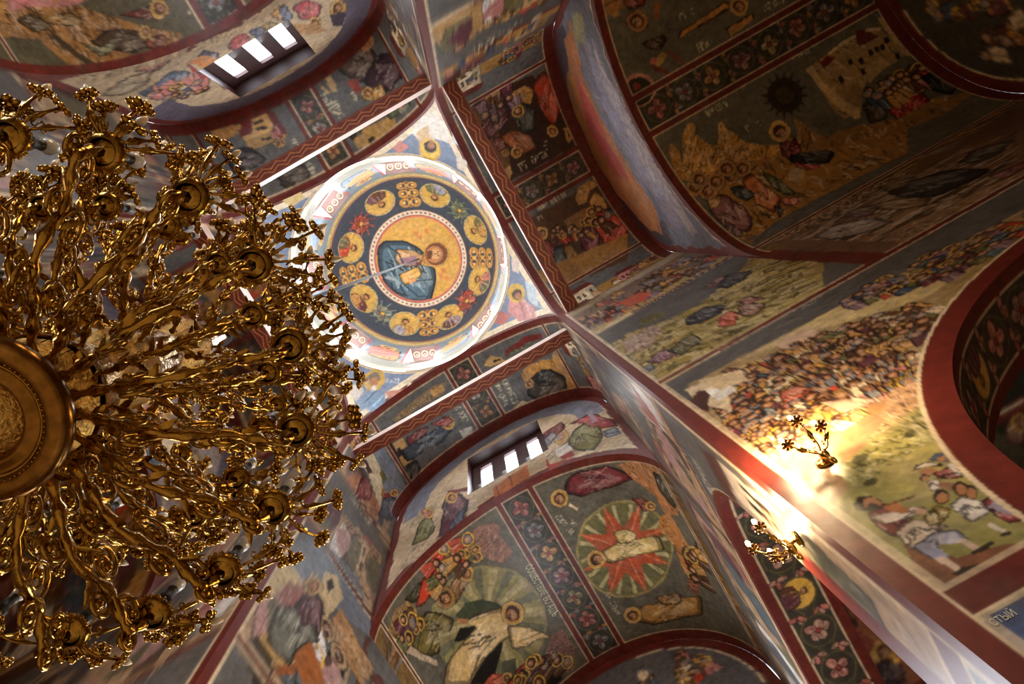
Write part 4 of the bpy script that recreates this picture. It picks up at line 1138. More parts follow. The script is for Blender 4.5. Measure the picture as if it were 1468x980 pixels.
P((70, 56, 36), (180, 100), (330, 220), (440, 290), (400, 295), (260, 200)); robe((80, 60, 40), (380, 180), (470, 120), (600, 130), (640, 190), (540, 220), n=8); robe((120, 60, 40), (600, 170), (680, 140), (710, 170), (640, 215)); robe((100, 92, 60), (330, 170), (420, 200), (520, 170), (430, 240)); halo(610, 130, 26); robe((110, 48, 36), (500, 60), (640, 20), (690, 40), (640, 75)); halo(668, 38, 40); robe((150, 110, 56), (160, 60), (300, 50), (360, 90), (240, 110)); robe((86, 66, 40), (60, 80), (140, 60), (220, 110), (150, 140)); text(770, 30, 790, 90, 20, 5, seed=3, up=(16, -8))
S = LU['west']; lunette_ground(S, (150, 130, 120), (92, 84, 96))
for k in range(12): man(S, (-2+.36*k, 15+rnd.uniform(-.2, .2)), (-2+.36*k, 16.4), rnd.choice([PLUM, TEAL, OCHRE, MAUVE]), rnd.choice([SCAR, GREEN, CREAM]), seed=k)
S = LU['north']; lunette_ground(S, (190, 166, 132), (92, 84, 96)); K = Crop(0, 0, 2.934); P, Ln, D, man_, robe, halo, text, rock = brush(S, K)
robe((190, 76, 76), (960, 200), (990, 150), (1040, 140), (1060, 190), (1000, 220)); robe((78, 84, 112), (1040, 120), (1090, 100), (1120, 130), (1080, 160)); robe((160, 132, 80), (1090, 110), (1130, 90), (1170, 100), (1150, 140)); robe((190, 70, 74), (1230, 30), (1290, 0), (1350, 20), (1340, 70), (1270, 85), n=8); halo(1325, 98, 26); halo(1420, 35, 32); robe((62, 66, 100), (830, 240), (870, 205), (920, 230), (900, 270)); halo(922, 265, 22); P((206, 130, 60), (790, 260), (850, 230), (960, 260), (900, 300)); robe((100, 112, 136), (650, 360), (720, 300), (800, 300), (790, 350), (700, 380)); P(WHITE, (660, 375), (760, 370), (780, 395), (680, 400)); rock((176, 130, 80), (1200, 100), (1330, 100), (1380, 130), (1280, 150), seed=2); P((60, 50, 66), (1390, 60), (1460, 50), (1440, 110), (1400, 110)); robe((200, 150, 80), (1140, 60), (1180, 20), (1215, 50), (1180, 90)); robe((96, 110, 140), (1170, 40), (1200, 20), (1230, 70), (1200, 100)); P((160, 54, 50), (780, 260), (830, 290), (880, 330), (850, 350)); 
crowd(S, S.uv(K((560, 400), (760, 340), (900, 330), (880, 380), (720, 430))), 12, .26, (0, -1) if False else (0, 1), 3, [BLUE, PLUM, PINK, GREY])
robe((170, 150, 120), (430, 400), (520, 330), (640, 300), (620, 350), (520, 400)); robe((150, 92, 80), (560, 300), (640, 250), (720, 250), (660, 300)); P((120, 96, 84), (900, 330), (980, 310), (1010, 360), (940, 380)); rock((176, 150, 116), (250, 340), (420, 300), (600, 240), (800, 190), (780, 230), (560, 300), (380, 350), seed=77, n=60); rock((206, 180, 140), (820, 190), (960, 130), (1120, 60), (1160, 80), (1000, 150), (880, 210), seed=78, n=40)
for k in range(26): S.P(K((240+rnd.random()*900, 330-rnd.random()*250))+np.array([[0, 0], [rnd.uniform(5, 14), -5], [8, rnd.uniform(3, 9)]]), rnd.choice([CREAM, (160, 134, 110), (210, 180, 140)]), .6)

# --- east arm, wall toward the south arm: registers of scenes
S = SW['east', 1]
top_, mid_, low_, bot_ = [r for r in S.pan if r[3]-r[2] > 1.0][:4]
SKY = (92, 89, 84)
for r in (top_, mid_, low_): S.rect(*r, SKY)
S.rect(*top_, (126, 104, 90)); S.rect(top_[0], top_[1], 15.9, 16.6, dk(CREAM, .75)); S.rect(top_[0], top_[1], 16.5, 16.6, (200, 170, 110)); S.rect(top_[0], top_[1], 13.2, 13.6, (176, 150, 90))
crowd(S, [(top_[0], 13.7), (5.4, 13.7), (5.4, 15.6), (top_[0], 15.8)], 60, .24, (0, 1), 4, [BROWN, MAUVE, OCHRE, GREY, SCAR, OLIVE]); crowd(S, [(5.7, 13.2), (10.4, 13.2), (10.4, 13.9), (5.7, 13.9)], 30, .24, (0, 1), 5)
S.P(Crop(780, 330, 3.63)((400, 370), (500, 320), (555, 325), (520, 370), (430, 400)), (192, 84, 62)); 
K = Crop(780, 330, 3.63); P, Ln, D, man_, robe, halo, text, rock = brush(S, K); S.mpp = .009
rock((166, 142, 76), (350, 600), (430, 540), (640, 470), (800, 390), (1000, 240), (1080, 130), (1240, 90), (1452, 80), (1452, 310), (1180, 460), (900, 630), (620, 790), seed=40, n=160)
P((172, 152, 84), (600, 770), (900, 600), (1200, 430), (1452, 280), (1452, 310), (620, 800)); rock((170, 138, 118), (400, 590), (560, 490), (620, 510), (560, 600), (450, 640), seed=41, n=50)
robe((132, 88, 98), (540, 680), (600, 630), (680, 620), (690, 650), (600, 690)); robe((186, 96, 74), (680, 590), (740, 565), (770, 580), (720, 620)); robe((52, 56, 60), (740, 460), (830, 400), (930, 390), (920, 430), (820, 480), (760, 490), n=9); robe((192, 82, 58), (905, 460), (970, 415), (1010, 440), (990, 490), (920, 500), n=6); robe((150, 110, 90), (1010, 400), (1080, 370), (1150, 390), (1100, 440), (1020, 440)); robe((150, 92, 84), (990, 380), (1060, 345), (1160, 350), (1060, 380)); robe((60, 62, 70), (900, 290), (960, 230), (1080, 210), (1060, 240), (960, 300), n=7); robe((120, 76, 70), (820, 310), (890, 250), (950, 240), (900, 290)); rock((104, 96, 52), (480, 490), (540, 440), (640, 420), (640, 440), (540, 490), seed=44, n=20); robe((96, 92, 60), (640, 630), (760, 540), (820, 570), (720, 650)); robe((88, 94, 104), (500, 720), (570, 690), (570, 730), (530, 740))
text(1300, 420, 1452, 340, 10, 16, (170, 168, 160), 5); text(1310, 430, 1452, 352, 10, 16, (170, 168, 160), 6)
# the crowd register
K = Crop(1068, 430, 3.63); P, Ln, D, man_, robe, halo, text, rock = brush(S, K); S.mpp = .0055
S.rect(low_[0], low_[1], 4.4, 8.0, (160, 120, 78))
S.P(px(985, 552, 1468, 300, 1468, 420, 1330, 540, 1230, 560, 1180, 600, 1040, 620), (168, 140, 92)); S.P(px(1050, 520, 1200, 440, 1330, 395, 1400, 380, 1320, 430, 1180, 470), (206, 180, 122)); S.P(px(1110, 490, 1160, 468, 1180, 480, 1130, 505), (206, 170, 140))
up_ = (0, 1)
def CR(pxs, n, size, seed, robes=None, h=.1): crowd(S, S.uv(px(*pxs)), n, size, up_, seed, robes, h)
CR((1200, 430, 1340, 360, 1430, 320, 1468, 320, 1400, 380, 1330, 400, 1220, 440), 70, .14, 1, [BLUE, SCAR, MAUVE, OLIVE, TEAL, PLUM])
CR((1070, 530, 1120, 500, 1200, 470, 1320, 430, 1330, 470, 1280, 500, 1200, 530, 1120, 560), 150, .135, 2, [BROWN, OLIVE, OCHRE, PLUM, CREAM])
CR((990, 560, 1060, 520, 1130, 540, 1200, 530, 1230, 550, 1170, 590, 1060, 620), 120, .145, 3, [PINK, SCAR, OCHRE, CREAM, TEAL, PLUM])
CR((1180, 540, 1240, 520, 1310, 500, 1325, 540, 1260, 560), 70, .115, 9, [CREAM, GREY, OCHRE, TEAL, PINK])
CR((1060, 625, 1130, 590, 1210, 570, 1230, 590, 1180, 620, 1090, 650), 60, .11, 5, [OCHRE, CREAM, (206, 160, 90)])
robe((192, 96, 70), (180, 480), (260, 450), (340, 460), (330, 490), (240, 520), (200, 540)); robe((84, 96, 100), (90, 560), (170, 570), (150, 590), (100, 600)); robe((214, 140, 110), (560, 560), (640, 520), (740, 490), (760, 500), (640, 550)); P((214, 170, 140), (400, 530), (520, 520), (640, 540), (520, 580))
S.P(px(980, 560, 1010, 545, 1040, 560, 1050, 590, 1010, 580), (224, 200, 160)); S.P(px(985, 578, 1000, 560, 1020, 560, 1015, 590), (72, 36, 30)); S.P(px(1010, 560, 1040, 548, 1055, 560, 1030, 575), WHITE); S.P(px(1000, 545, 1060, 530, 1075, 545, 1030, 560), (214, 186, 140))
rock((200, 150, 104), (700, 600), (760, 470), (830, 440), (930, 400), (940, 480), (860, 520), (780, 640), seed=50, n=40); rock((190, 150, 96), (620, 760), (720, 640), (830, 560), (940, 510), (960, 560), (860, 650), (740, 740), seed=51, n=50)
# meadow with musicians
S.P(px(1185, 740, 1260, 640, 1300, 600, 1340, 560, 1350, 620, 1410, 700, 1480, 760, 1480, 850, 1373, 866), (150, 140, 78)); S.P(px(1240, 690, 1320, 610, 1350, 625, 1400, 690, 1300, 720), (164, 150, 84)); rock((150, 140, 78), (480, 880), (640, 740), (900, 560), (960, 620), (1000, 720), (700, 900), (560, 1010), seed=55, n=60)
for x, y, r_ in ((1305, 622, 9), (1248, 690, 10), (1235, 655, 12), (1300, 740, 8), (1318, 798, 9)): S.D(px(x, y), r_*.0042, (60, 58, 40), .8)
S.P(px(1290, 770, 1330, 780, 1370, 800, 1440, 780, 1480, 775, 1480, 830, 1373, 864, 1330, 835), (132, 84, 56)); S.P(px(1373, 864, 1300, 810, 1320, 800, 1400, 850), (120, 76, 50))
K = Crop(968, 646, 2.934); P, Ln, D, man_, robe, halo, text, rock = brush(S, K); S.mpp = .0036
robe((118, 34, 34), (820, 260), (880, 220), (950, 240), (960, 270), (980, 330), (920, 360), (850, 310), n=5); robe((214, 190, 166), (830, 275), (900, 258), (1000, 235), (1040, 240), (1030, 265), (960, 285), (880, 305), n=4)
robe((206, 178, 148), (930, 350), (990, 290), (1060, 300), (1140, 320), (1080, 360), (1000, 410), n=9); robe((168, 166, 182), (1010, 400), (1080, 350), (1170, 335), (1220, 375), (1190, 390), (1100, 390), (1150, 450), (1110, 460), n=6); P((150, 148, 166), (1010, 395), (1060, 380), (1150, 450), (1110, 465))
P((206, 178, 150), (1175, 380), (1210, 368), (1280, 410), (1260, 425)); P((206, 178, 150), (1090, 450), (1130, 440), (1200, 490), (1175, 510)); P((50, 38, 28), (1240, 425), (1330, 378), (1345, 390), (1290, 425), (1245, 440)); P((50, 38, 28), (1155, 520), (1200, 490), (1275, 475), (1270, 490), (1190, 528))
P((48, 34, 26), (752, 225), (770, 195), (820, 190), (870, 205), (880, 225), (810, 250), (765, 250)); P(SKIN, (790, 205), (840, 195), (875, 215), (860, 235), (805, 235)); P((46, 32, 26), (800, 240), (830, 215), (870, 230), (880, 240), (830, 255)); P((176, 112, 66), (880, 225), (930, 210), (985, 250), (960, 265), (900, 250)); Ln((110, 70, 40), .018, (880, 230), (1000, 190)); P((206, 160, 130), (1010, 240), (1050, 250), (1045, 270), (1010, 265))
P((46, 36, 30), (995, 85), (1010, 60), (1060, 45), (1130, 55), (1120, 70), (1060, 65), (1020, 80)); P((206, 190, 166), (1000, 75), (1050, 50), (1110, 55), (1060, 66)); P(SKIN, (1030, 80), (1080, 68), (1110, 90), (1060, 105), (1030, 100)); P((78, 84, 96), (1065, 40), (1090, 10), (1140, 5), (1180, 30), (1170, 50), (1120, 50)); P(SKIN, (1100, 30), (1130, 22), (1140, 42), (1110, 46)); robe((120, 34, 34), (1080, 100), (1150, 70), (1210, 90), (1200, 115), (1110, 118)); robe((220, 206, 186), (1130, 55), (1200, 60), (1245, 75), (1190, 110), (1150, 70), n=3)
P((46, 36, 30), (1020, 115), (1045, 95), (1070, 105), (1040, 130)); P(SKIN, (1035, 112), (1060, 105), (1062, 125), (1040, 130)); robe((206, 196, 180), (1055, 130), (1100, 120), (1130, 150), (1080, 170)); P((150, 104, 70), (1100, 130), (1200, 140), (1240, 160), (1180, 175), (1110, 160))
for x, y in ((1115, 195), (1240, 175), (1195, 160)): D((50, 36, 28), x, y, 32); D(SKIN, x+4, y+4, 22)
robe((210, 200, 186), (1150, 230), (1200, 195), (1270, 210), (1340, 230), (1300, 270), (1240, 300), (1180, 260), n=9); robe((130, 50, 54), (1290, 210), (1360, 180), (1455, 260), (1460, 290), (1400, 300), (1330, 260), n=7); Ln((150, 140, 156), .03, (1330, 230), (1420, 260)); Ln((150, 140, 156), .03, (1345, 215), (1430, 245)); P((206, 190, 170), (1320, 300), (1390, 330), (1380, 345), (1310, 318)); P((50, 38, 30), (1360, 350), (1410, 335), (1415, 350), (1370, 362)); robe((150, 124, 66), (1040, 280), (1090, 230), (1150, 250), (1130, 290), (1070, 320))
# lowest register, only its edge shows
S.P(px(1405, 893, 1480, 850, 1480, 960, 1468, 950), (70, 84, 116))
S.rect(ARM['east']-.05, ARM['east']+.20, 9.1, 14.0, RED)

# dark figures on the wall beside it
S = SW['east', 1]; K = Crop(1068, 200, 3.63); P, Ln, D, man_, robe, halo, text, rock = brush(S, K); S.mpp = .011
for S in (SW['east', 1], LV['east']):
    S.mpp = .011; P, Ln, D, man_, robe, halo, text, rock = brush(S, K)
    if S is SW['east', 1]: S.rect(ARM['east']+.1, 10.5, 9.1, 13.3, (112, 78, 56))
    rock((132, 96, 62), (120, 520), (300, 420), (520, 310), (760, 200), (1100, 60), (1452, -60), (1452, 170), (1160, 350), (830, 530), seed=60, n=170)
    rock((146, 108, 72), (720, 520), (900, 420), (1200, 280), (1452, 160), (1452, 190), (830, 545), seed=61, n=50)
    P((96, 94, 96), (0, 530), (500, 260), (560, 250), (480, 300), (110, 500))
    robe((44, 40, 34), (750, 270), (860, 220), (1060, 160), (1270, 155), (1180, 210), (1000, 290), (850, 300), n=9); robe((128, 92, 54), (640, 350), (800, 305), (960, 310), (920, 350), (760, 370), n=6); robe((150, 128, 110), (370, 500), (480, 440), (640, 410), (760, 430), (640, 480), (450, 520), n=10); robe((100, 74, 60), (500, 400), (600, 350), (700, 350), (650, 400)); robe((70, 62, 44), (1100, 140), (1180, 60), (1400, 0), (1300, 90), n=6); robe((110, 84, 50), (700, 240), (880, 190), (840, 240), (740, 270)); robe((122, 60, 50), (1270, 190), (1452, 110), (1452, 150), (1330, 210))
# --- seated scribe and the standing figure above him, south arm
for S in (SW['south', -1], HV['south']):
    S.mpp = .012
    K = Crop(480, 580, 6.125); P, Ln, D, man_, robe, halo, text, rock = brush(S, K)
    P((112, 118, 128), (330, 390), (420, 360), (700, 850), (620, 930), (540, 900), (400, 690)); rock((196, 176, 140), (255, 470), (340, 430), (400, 560), (420, 720), (400, 900), (330, 720), seed=90, n=30); rock((176, 118, 84), (100, 630), (200, 600), (330, 760), (400, 900), (380, 990), (290, 990), seed=91, n=40); rock((176, 116, 76), (540, 900), (600, 870), (680, 900), (600, 1010), (540, 1010), seed=92)
    robe((146, 66, 66), (190, 760), (240, 640), (300, 650), (330, 760), (290, 830), (220, 820)); robe((84, 92, 104), (380, 960), (430, 830), (480, 790), (540, 840), (545, 960), (480, 1010)); P((130, 50, 56), (425, 770), (500, 770), (500, 810), (440, 820)); halo(520, 770, 36); P((96, 92, 40), (390, 590), (420, 570), (460, 650), (430, 690)); P((78, 44, 50), (230, 470), (270, 480), (330, 590), (300, 610))
    K = Crop(200, 760, 4.454); P, Ln, D, man_, robe, halo, text, rock = brush(S, K)
    P((112, 118, 126), (920, 180), (990, 60), (1158, 40), (1400, 300), (1500, 700), (1158, 430), (1040, 340)); P((196, 170, 122), (700, 470), (930, 140), (1060, 350), (960, 330), (760, 480)); rock((152, 94, 82), (880, 420), (950, 330), (1060, 360), (1010, 520), (900, 500), seed=93, n=20)
    P((206, 178, 132), (1060, 330), (1090, 280), (1130, 290), (1158, 330), (1190, 260), (1260, 290), (1300, 430), (1200, 560), (1140, 400)); P((44, 36, 44), (1190, 330), (1230, 300), (1240, 360), (1205, 400))
    robe((92, 56, 64), (1000, 480), (1060, 400), (1130, 400), (1170, 480), (1150, 650), (1100, 700), (1040, 580)); halo(1108, 355, 60, c=(206, 176, 120))
    P((36, 26, 22), (640, 720), (770, 660), (860, 880), (830, 1000), (740, 1000)); P((190, 150, 90), (760, 670), (840, 640), (1000, 850), (860, 870)); P((150, 86, 46), (850, 870), (1000, 850), (990, 920), (870, 930)); P((170, 98, 48), (980, 800), (1090, 700), (1170, 880), (1180, 1000), (1040, 1000)); Ln((226, 176, 90), .06, (1120, 700), (1180, 800), (1170, 870))
    robe((118, 118, 104), (825, 670), (880, 500), (990, 485), (1030, 560), (1010, 620), (1110, 600), (1140, 700), (1000, 740), (970, 850), (880, 780), n=12)
    rock((176, 130, 84), (1230, 560), (1290, 500), (1420, 760), (1500, 900), (1420, 1000), (1300, 800), seed=94, n=30)
# --- pendentives
def pend(sx, sy, f):
    S = PE[sx, sy]; S.put(np.arange(S.n), (232, 214, 180))
    x, y, z = S.co.T; e = np.maximum(np.abs(x), np.abs(y)); rr = np.hypot(x, y)
    S.put(np.nonzero((e < W-.16) & (rr > W+.05))[0], (122, 136, 160)); S.put(np.nonzero(e > W-.045)[0], RED)
    S.region('fresco_panel', 'blue pendentive fresco of a haloed seated evangelist', poly=[(-2.2, ZR+.1), (2.2, ZR+.1), (1.9, ZS+2.1), (0, ZS-.2), (-1.9, ZS+2.1)])
    f(S)
def p_n(S):
    S.P(px(590, 190, 600, 172, 622, 160, 640, 180, 645, 205, 625, 200, 605, 205), (230, 222, 210)); S.P(px(640, 150, 655, 190, 668, 215, 650, 205), (196, 204, 216)); S.P(px(598, 190, 612, 178, 618, 205, 602, 206), (206, 176, 130))
    S.P(px(562, 212, 575, 200, 586, 212, 572, 222), (206, 134, 124)); S.P(px(655, 222, 672, 232, 664, 245, 655, 240), (220, 206, 190)); S.D(px(617, 214), .27, GOLD); S.D(px(617, 214), .22, (230, 196, 90)); S.D(px(617, 210), .15, (52, 36, 30)); S.D(px(618, 208), .08, SKIN)
    letters(S, S.uv(px(585, 219))[0], S.uv(px(600, 221))[0], .12, 4, WHITE)
def p_e(S):
    S.P(px(730, 430, 748, 428, 766, 440, 770, 456, 742, 460, 728, 448), (206, 140, 134)); S.P(px(752, 402, 768, 412, 772, 440, 756, 430), (190, 204, 212)); S.P(px(715, 445, 732, 452, 722, 466, 708, 462), (190, 110, 100)); S.P(px(732, 370, 746, 378, 744, 392, 734, 388), (214, 196, 184)); S.D(px(741, 420), .24, (206, 166, 70)); S.D(px(741, 421), .14, (70, 44, 32)); S.D(px(742, 423), .08, SKIN); S.Ln(px(745, 432, 752, 455), .04, (150, 84, 84)); S.Ln(px(752, 432, 762, 452), .04, (230, 190, 184))
def p_s(S):
    S.P(px(512, 580, 522, 562, 538, 555, 552, 566, 553, 584, 530, 590), (118, 144, 170)); S.P(px(495, 560, 512, 548, 522, 560, 512, 575), (214, 202, 190)); S.P(px(552, 560, 590, 556, 594, 566, 556, 572), (190, 122, 100)); S.P(px(584, 545, 590, 543, 592, 556, 585, 557), (206, 186, 150)); S.D(px(535, 545), .27, (206, 166, 70)); S.D(px(534, 543), .16, (120, 106, 92)); S.D(px(535, 547), .11, SKIN); S.D(px(535, 556), .07, (206, 200, 190)); S.Ln(px(525, 575, 540, 560), .05, (80, 104, 130)); S.Ln(px(535, 582, 548, 568), .05, (160, 186, 206))
    letters(S, S.uv(px(555, 541))[0], S.uv(px(574, 543))[0], .12, 6, WHITE)
def p_w(S): man(S, (0, ZS+1.1), (0, ZS+2.2), PLUM, OCHRE, GOLD, SIT); S.disk((.9, ZS+2.35), .2, (214, 186, 120))
pend(1, -1, p_n); pend(1, 1, p_e); pend(-1, 1, p_s); pend(-1, -1, p_w)

# --- drum: pale prophets between the windows
S = DR; S.put(np.arange(S.n), (126, 124, 114)); S.put(np.nonzero(S.V < ZR+.32)[0], (190, 174, 140)); S.put(np.nonzero((S.V > ZR+1.6) & (S.V < ZD-.3))[0], (98, 112, 120))
hues = [(156, 96, 88), (140, 126, 96), (104, 120, 138), (150, 116, 78)]
for k in range(8):
    a = math.radians(45*k); u = ((a+math.pi) % (2*math.pi)-math.pi)*RD
    for o in (-2*math.pi*RD, 0, 2*math.pi*RD): man(S, (u+o, 20.6), (u+o, 22.6), hues[k % 4], hues[(k+1) % 4], (226, 196, 120), wide=1.5, seed=k)
    b = math.radians(DRUM_WIN[k]); ub = ((b+math.pi) % (2*math.pi)-math.pi)*RD; w_ = DWH*RD+.05
    for o in (-2*math.pi*RD, 0, 2*math.pi*RD): S.line([(ub+o-w_, DW0), (ub+o-w_, DW1+.05), (ub+o+w_, DW1+.05), (ub+o+w_, DW0), (ub+o-w_, DW0)], .06, (168, 70, 60))

# --- dome
S = DM; off = proj((0, 0, ZD+2.7))-np.array([601, 367.]); R_ = 2.70
def dpx(*p): return np.array(p, float).reshape(-1, 2)+off
def ring(r0, r1, c, a=1.0): 
    rr = np.hypot(S.U, S.V); S.put(np.nonzero((rr >= r0) & (rr < r1))[0], c, a)
S.put(np.arange(S.n), (62, 69, 78)); ring(R_*1.47, 9, RED); ring(R_*1.43, R_*1.47, (176, 140, 80)); ring(R_*1.36, R_*1.43, (96, 52, 44))
rm = 1.66
ring(0, rm+.14, (226, 206, 176)); ring(rm-.17, rm-.09, (206, 110, 90)); ring(rm-.09, rm-.06, (120, 60, 44)); ring(0, rm-.17, (206, 158, 72)); ring(rm+.10, rm+.14, (110, 60, 50))
for k in range(64):
    a = 2*math.pi*k/64; S.disk((rm*1.012*math.cos(a), rm*1.012*math.sin(a)), .042, (74, 60, 72) if k % 2 else (150, 70, 56))
S.region('central_medallion', 'gold medallion of a haloed figure in a dark blue mantle', disk=(0, 0, rm+.14))
K = Crop(400, 200, 3.262); K.o = K.o+off; P, Ln, D, man_, robe, halo, text, rock = brush(S, K); S.mpp = .0255
def inner(f):
    """keep the strokes of f inside the gold disc"""
    keep = np.hypot(S.U, S.V) > rm-.17; old = S.C[keep].copy(); f(); S.C[keep] = old
def christ():
    robe((78, 104, 116), (470, 500), (500, 470), (590, 470), (650, 500), (690, 540), (640, 570), (720, 585), (725, 640), (700, 745), (600, 745), (520, 690), (475, 590), n=15)
    robe((196, 150, 96), (550, 500), (620, 505), (680, 530), (650, 575), (570, 580), (545, 545), n=5); P((150, 112, 120), (560, 545), (640, 530), (655, 570), (575, 575)); P((112, 60, 54), (640, 560), (665, 560), (665, 572), (640, 572))
    Ln((42, 60, 72), .05, (500, 480), (560, 520), (600, 610)); Ln((130, 160, 168), .04, (510, 500), (540, 560), (560, 640)); Ln((42, 60, 72), .05, (600, 680), (650, 720), (700, 720)); Ln((130, 160, 168), .04, (640, 660), (680, 700)); Ln((42, 60, 72), .06, (500, 560), (560, 650), (640, 710)); Ln((42, 60, 72), .05, (620, 650), (720, 640)); Ln((130, 160, 168), .04, (520, 610), (600, 690))
    robe((222, 168, 80), (560, 620), (650, 580), (668, 620), (590, 668), n=3); P((214, 150, 90), (600, 630), (650, 640), (610, 665))
    P((176, 122, 70), (665, 545), (700, 525), (705, 575), (680, 570)); D((190, 140, 62), 738, 522, 62); D((112, 62, 32), 735, 522, 53); D((176, 118, 66), 727, 524, 40); D((206, 154, 96), 732, 522, 24); P((96, 54, 30), (690, 510), (715, 505), (712, 545), (692, 545)); D((60, 34, 22), 742, 512, 4); D((60, 34, 22), 744, 530, 4); Ln((120, 74, 44), .03, (744, 521), (724, 521)); Ln((96, 52, 34), .03, (716, 512), (716, 532))
    for x, y in ((655, 440), (690, 415), (640, 425), (770, 600), (785, 635), (755, 620)): P((206, 130, 60), (x-12, y-12), (x+12, y-8), (x+10, y+14), (x-8, y+10))
inner(christ)
meds = [(505, 320, PLUM), (722, 285, (110, 110, 70)), (900, 420, OLIVE), (932, 642, PINK), (800, 825, (150, 130, 140)), (590, 842, OCHRE), (412, 720, PLUM), (375, 498, SCAR)]
meds[0] = (502, 320, (112, 76, 84))
for k, (x, y, c) in enumerate(meds):
    q = S.uv(K(x, y))[0]; q = q/np.linalg.norm(q)*2.62; r = .55
    S.disk(q, r+.05, (206, 186, 130)); S.disk(q, r+.015, (120, 90, 50)); S.disk(q, r, (206, 164, 82)); d = -q/np.linalg.norm(q)
    keep = np.hypot(S.U-q[0], S.V-q[1]) > r; old = S.C[keep].copy()
    bust(S, q, d, r, c, [BROWN, (150, 150, 160), OCHRE, GREEN][k % 4], k); S.C[keep] = old
    S.region('saint_medallion', None, disk=(q[0], q[1], r+.05))
for x, y, c in ((432, 408, (170, 74, 56)), (817, 352, (108, 120, 92)), (868, 732, (172, 78, 62)), (506, 770, (122, 134, 118))):
    q = S.uv(K(x, y))[0]; q = q/np.linalg.norm(q)*2.5; flower(S, q, .42, c, GOLD, 8, 1)
    for j in range(10): 
        a = j*.63; S.line([q+.3*np.array([math.cos(a), math.sin(a)]), q+.55*np.array([math.cos(a+.2), math.sin(a+.2)])], .04, c)
for x, y in ((612, 270), (928, 540), (700, 845), (365, 615)):
    q = S.uv(K(x, y))[0]; b = q/np.linalg.norm(q); t = np.array([-b[1], b[0]])
    for rr in (2.12, 2.55, 2.98):
        for sg_ in (-1, 1):
            c_ = b*rr+t*sg_*.2; S.disk(c_, .20, (206, 150, 66), r_in=.66); S.disk(c_+t*sg_*.05, .07, (226, 186, 110)); S.line([b*(rr-.2), c_+t*sg_*.15, b*(rr+.25)], .035, (190, 130, 60))
        S.disk(b*rr, .07, (220, 170, 90))
# ------------------------------------------------------------------ hand the painted surfaces over as the setting
for S_ in list(HV.values())+list(LV.values()): S_.reframe()
for S_ in SW.values(): S_.reframe(.04)
S_ = SW['east', 1]; S_.rect(ARM['east']-.05, ARM['east']+.20, 9.1, 13.2, RED)
for S_ in list(HV.values())+list(LV.values())+list(LU.values())+list(EW.values())+list(PE.values())+list(SO.values())+[DM]: S_.soften(.4)
for S_ in list(HV.values())+list(LV.values())+list(LU.values())+list(SW.values())+list(EW.values()): S_.weather(1.0)
for S_ in list(PE.values())+[DM, DR]: S_.weather(.45, .8)
for S_ in SO.values(): S_.weather(.6)
for (arm, side), s in SW.items():
    s.put(np.nonzero(s.bandmask[0])[0], RED); s.put(np.nonzero(s.bandmask[1])[0], CREAM)
    s.rect(W-0.01, W+0.115, 0, 20, RED); s.rect(W+0.115, W+0.135, 0, 20, CREAM, .8)
for S_ in SW.values(): S_.soften(.5)
OTHER = {('east', 1): 'south', ('east', -1): 'north', ('west', 1): 'south', ('west', -1): 'north', ('south', 1): 'east', ('south', -1): 'west', ('north', 1): 'east', ('north', -1): 'west'}
for arm in HV:
    HV[arm].finish('ceiling_vault_'+arm, M_FRESCO)
    LV[arm].finish('ceiling_low_vault_'+arm, M_FRESCO)
    LU[arm].finish('wall_lunette_'+arm, M_FRESCO)
    EW[arm].finish('wall_'+arm, M_FRESCO)
    for side in (-1, 1):
        w = SW[arm, side].finish('wall_%s_arm_%s' % (arm, OTHER[arm, side]), M_FRESCO)
        SO[arm, side].finish('arch_soffit', M_FRESCO, parent=w, kind=None)
for (sx, sy), s in PE.items():
    s.finish('ceiling_pendentive_'+('north' if sy < 0 else 'south')+('east' if sx > 0 else 'west'), M_DOME)
DM.finish('ceiling_dome', M_DOME)
DR.finish('ceiling_drum', M_DOME)

m = MB()
m.box((-11.4, -10.2, -0.2), (11.4, 10.2, 0.0))
tag(m.build('floor', M_STONE, smooth=False), kind='structure')

M_PANE2 = glow_mat('tall_window_pane', (235, 243, 255), 20.0)
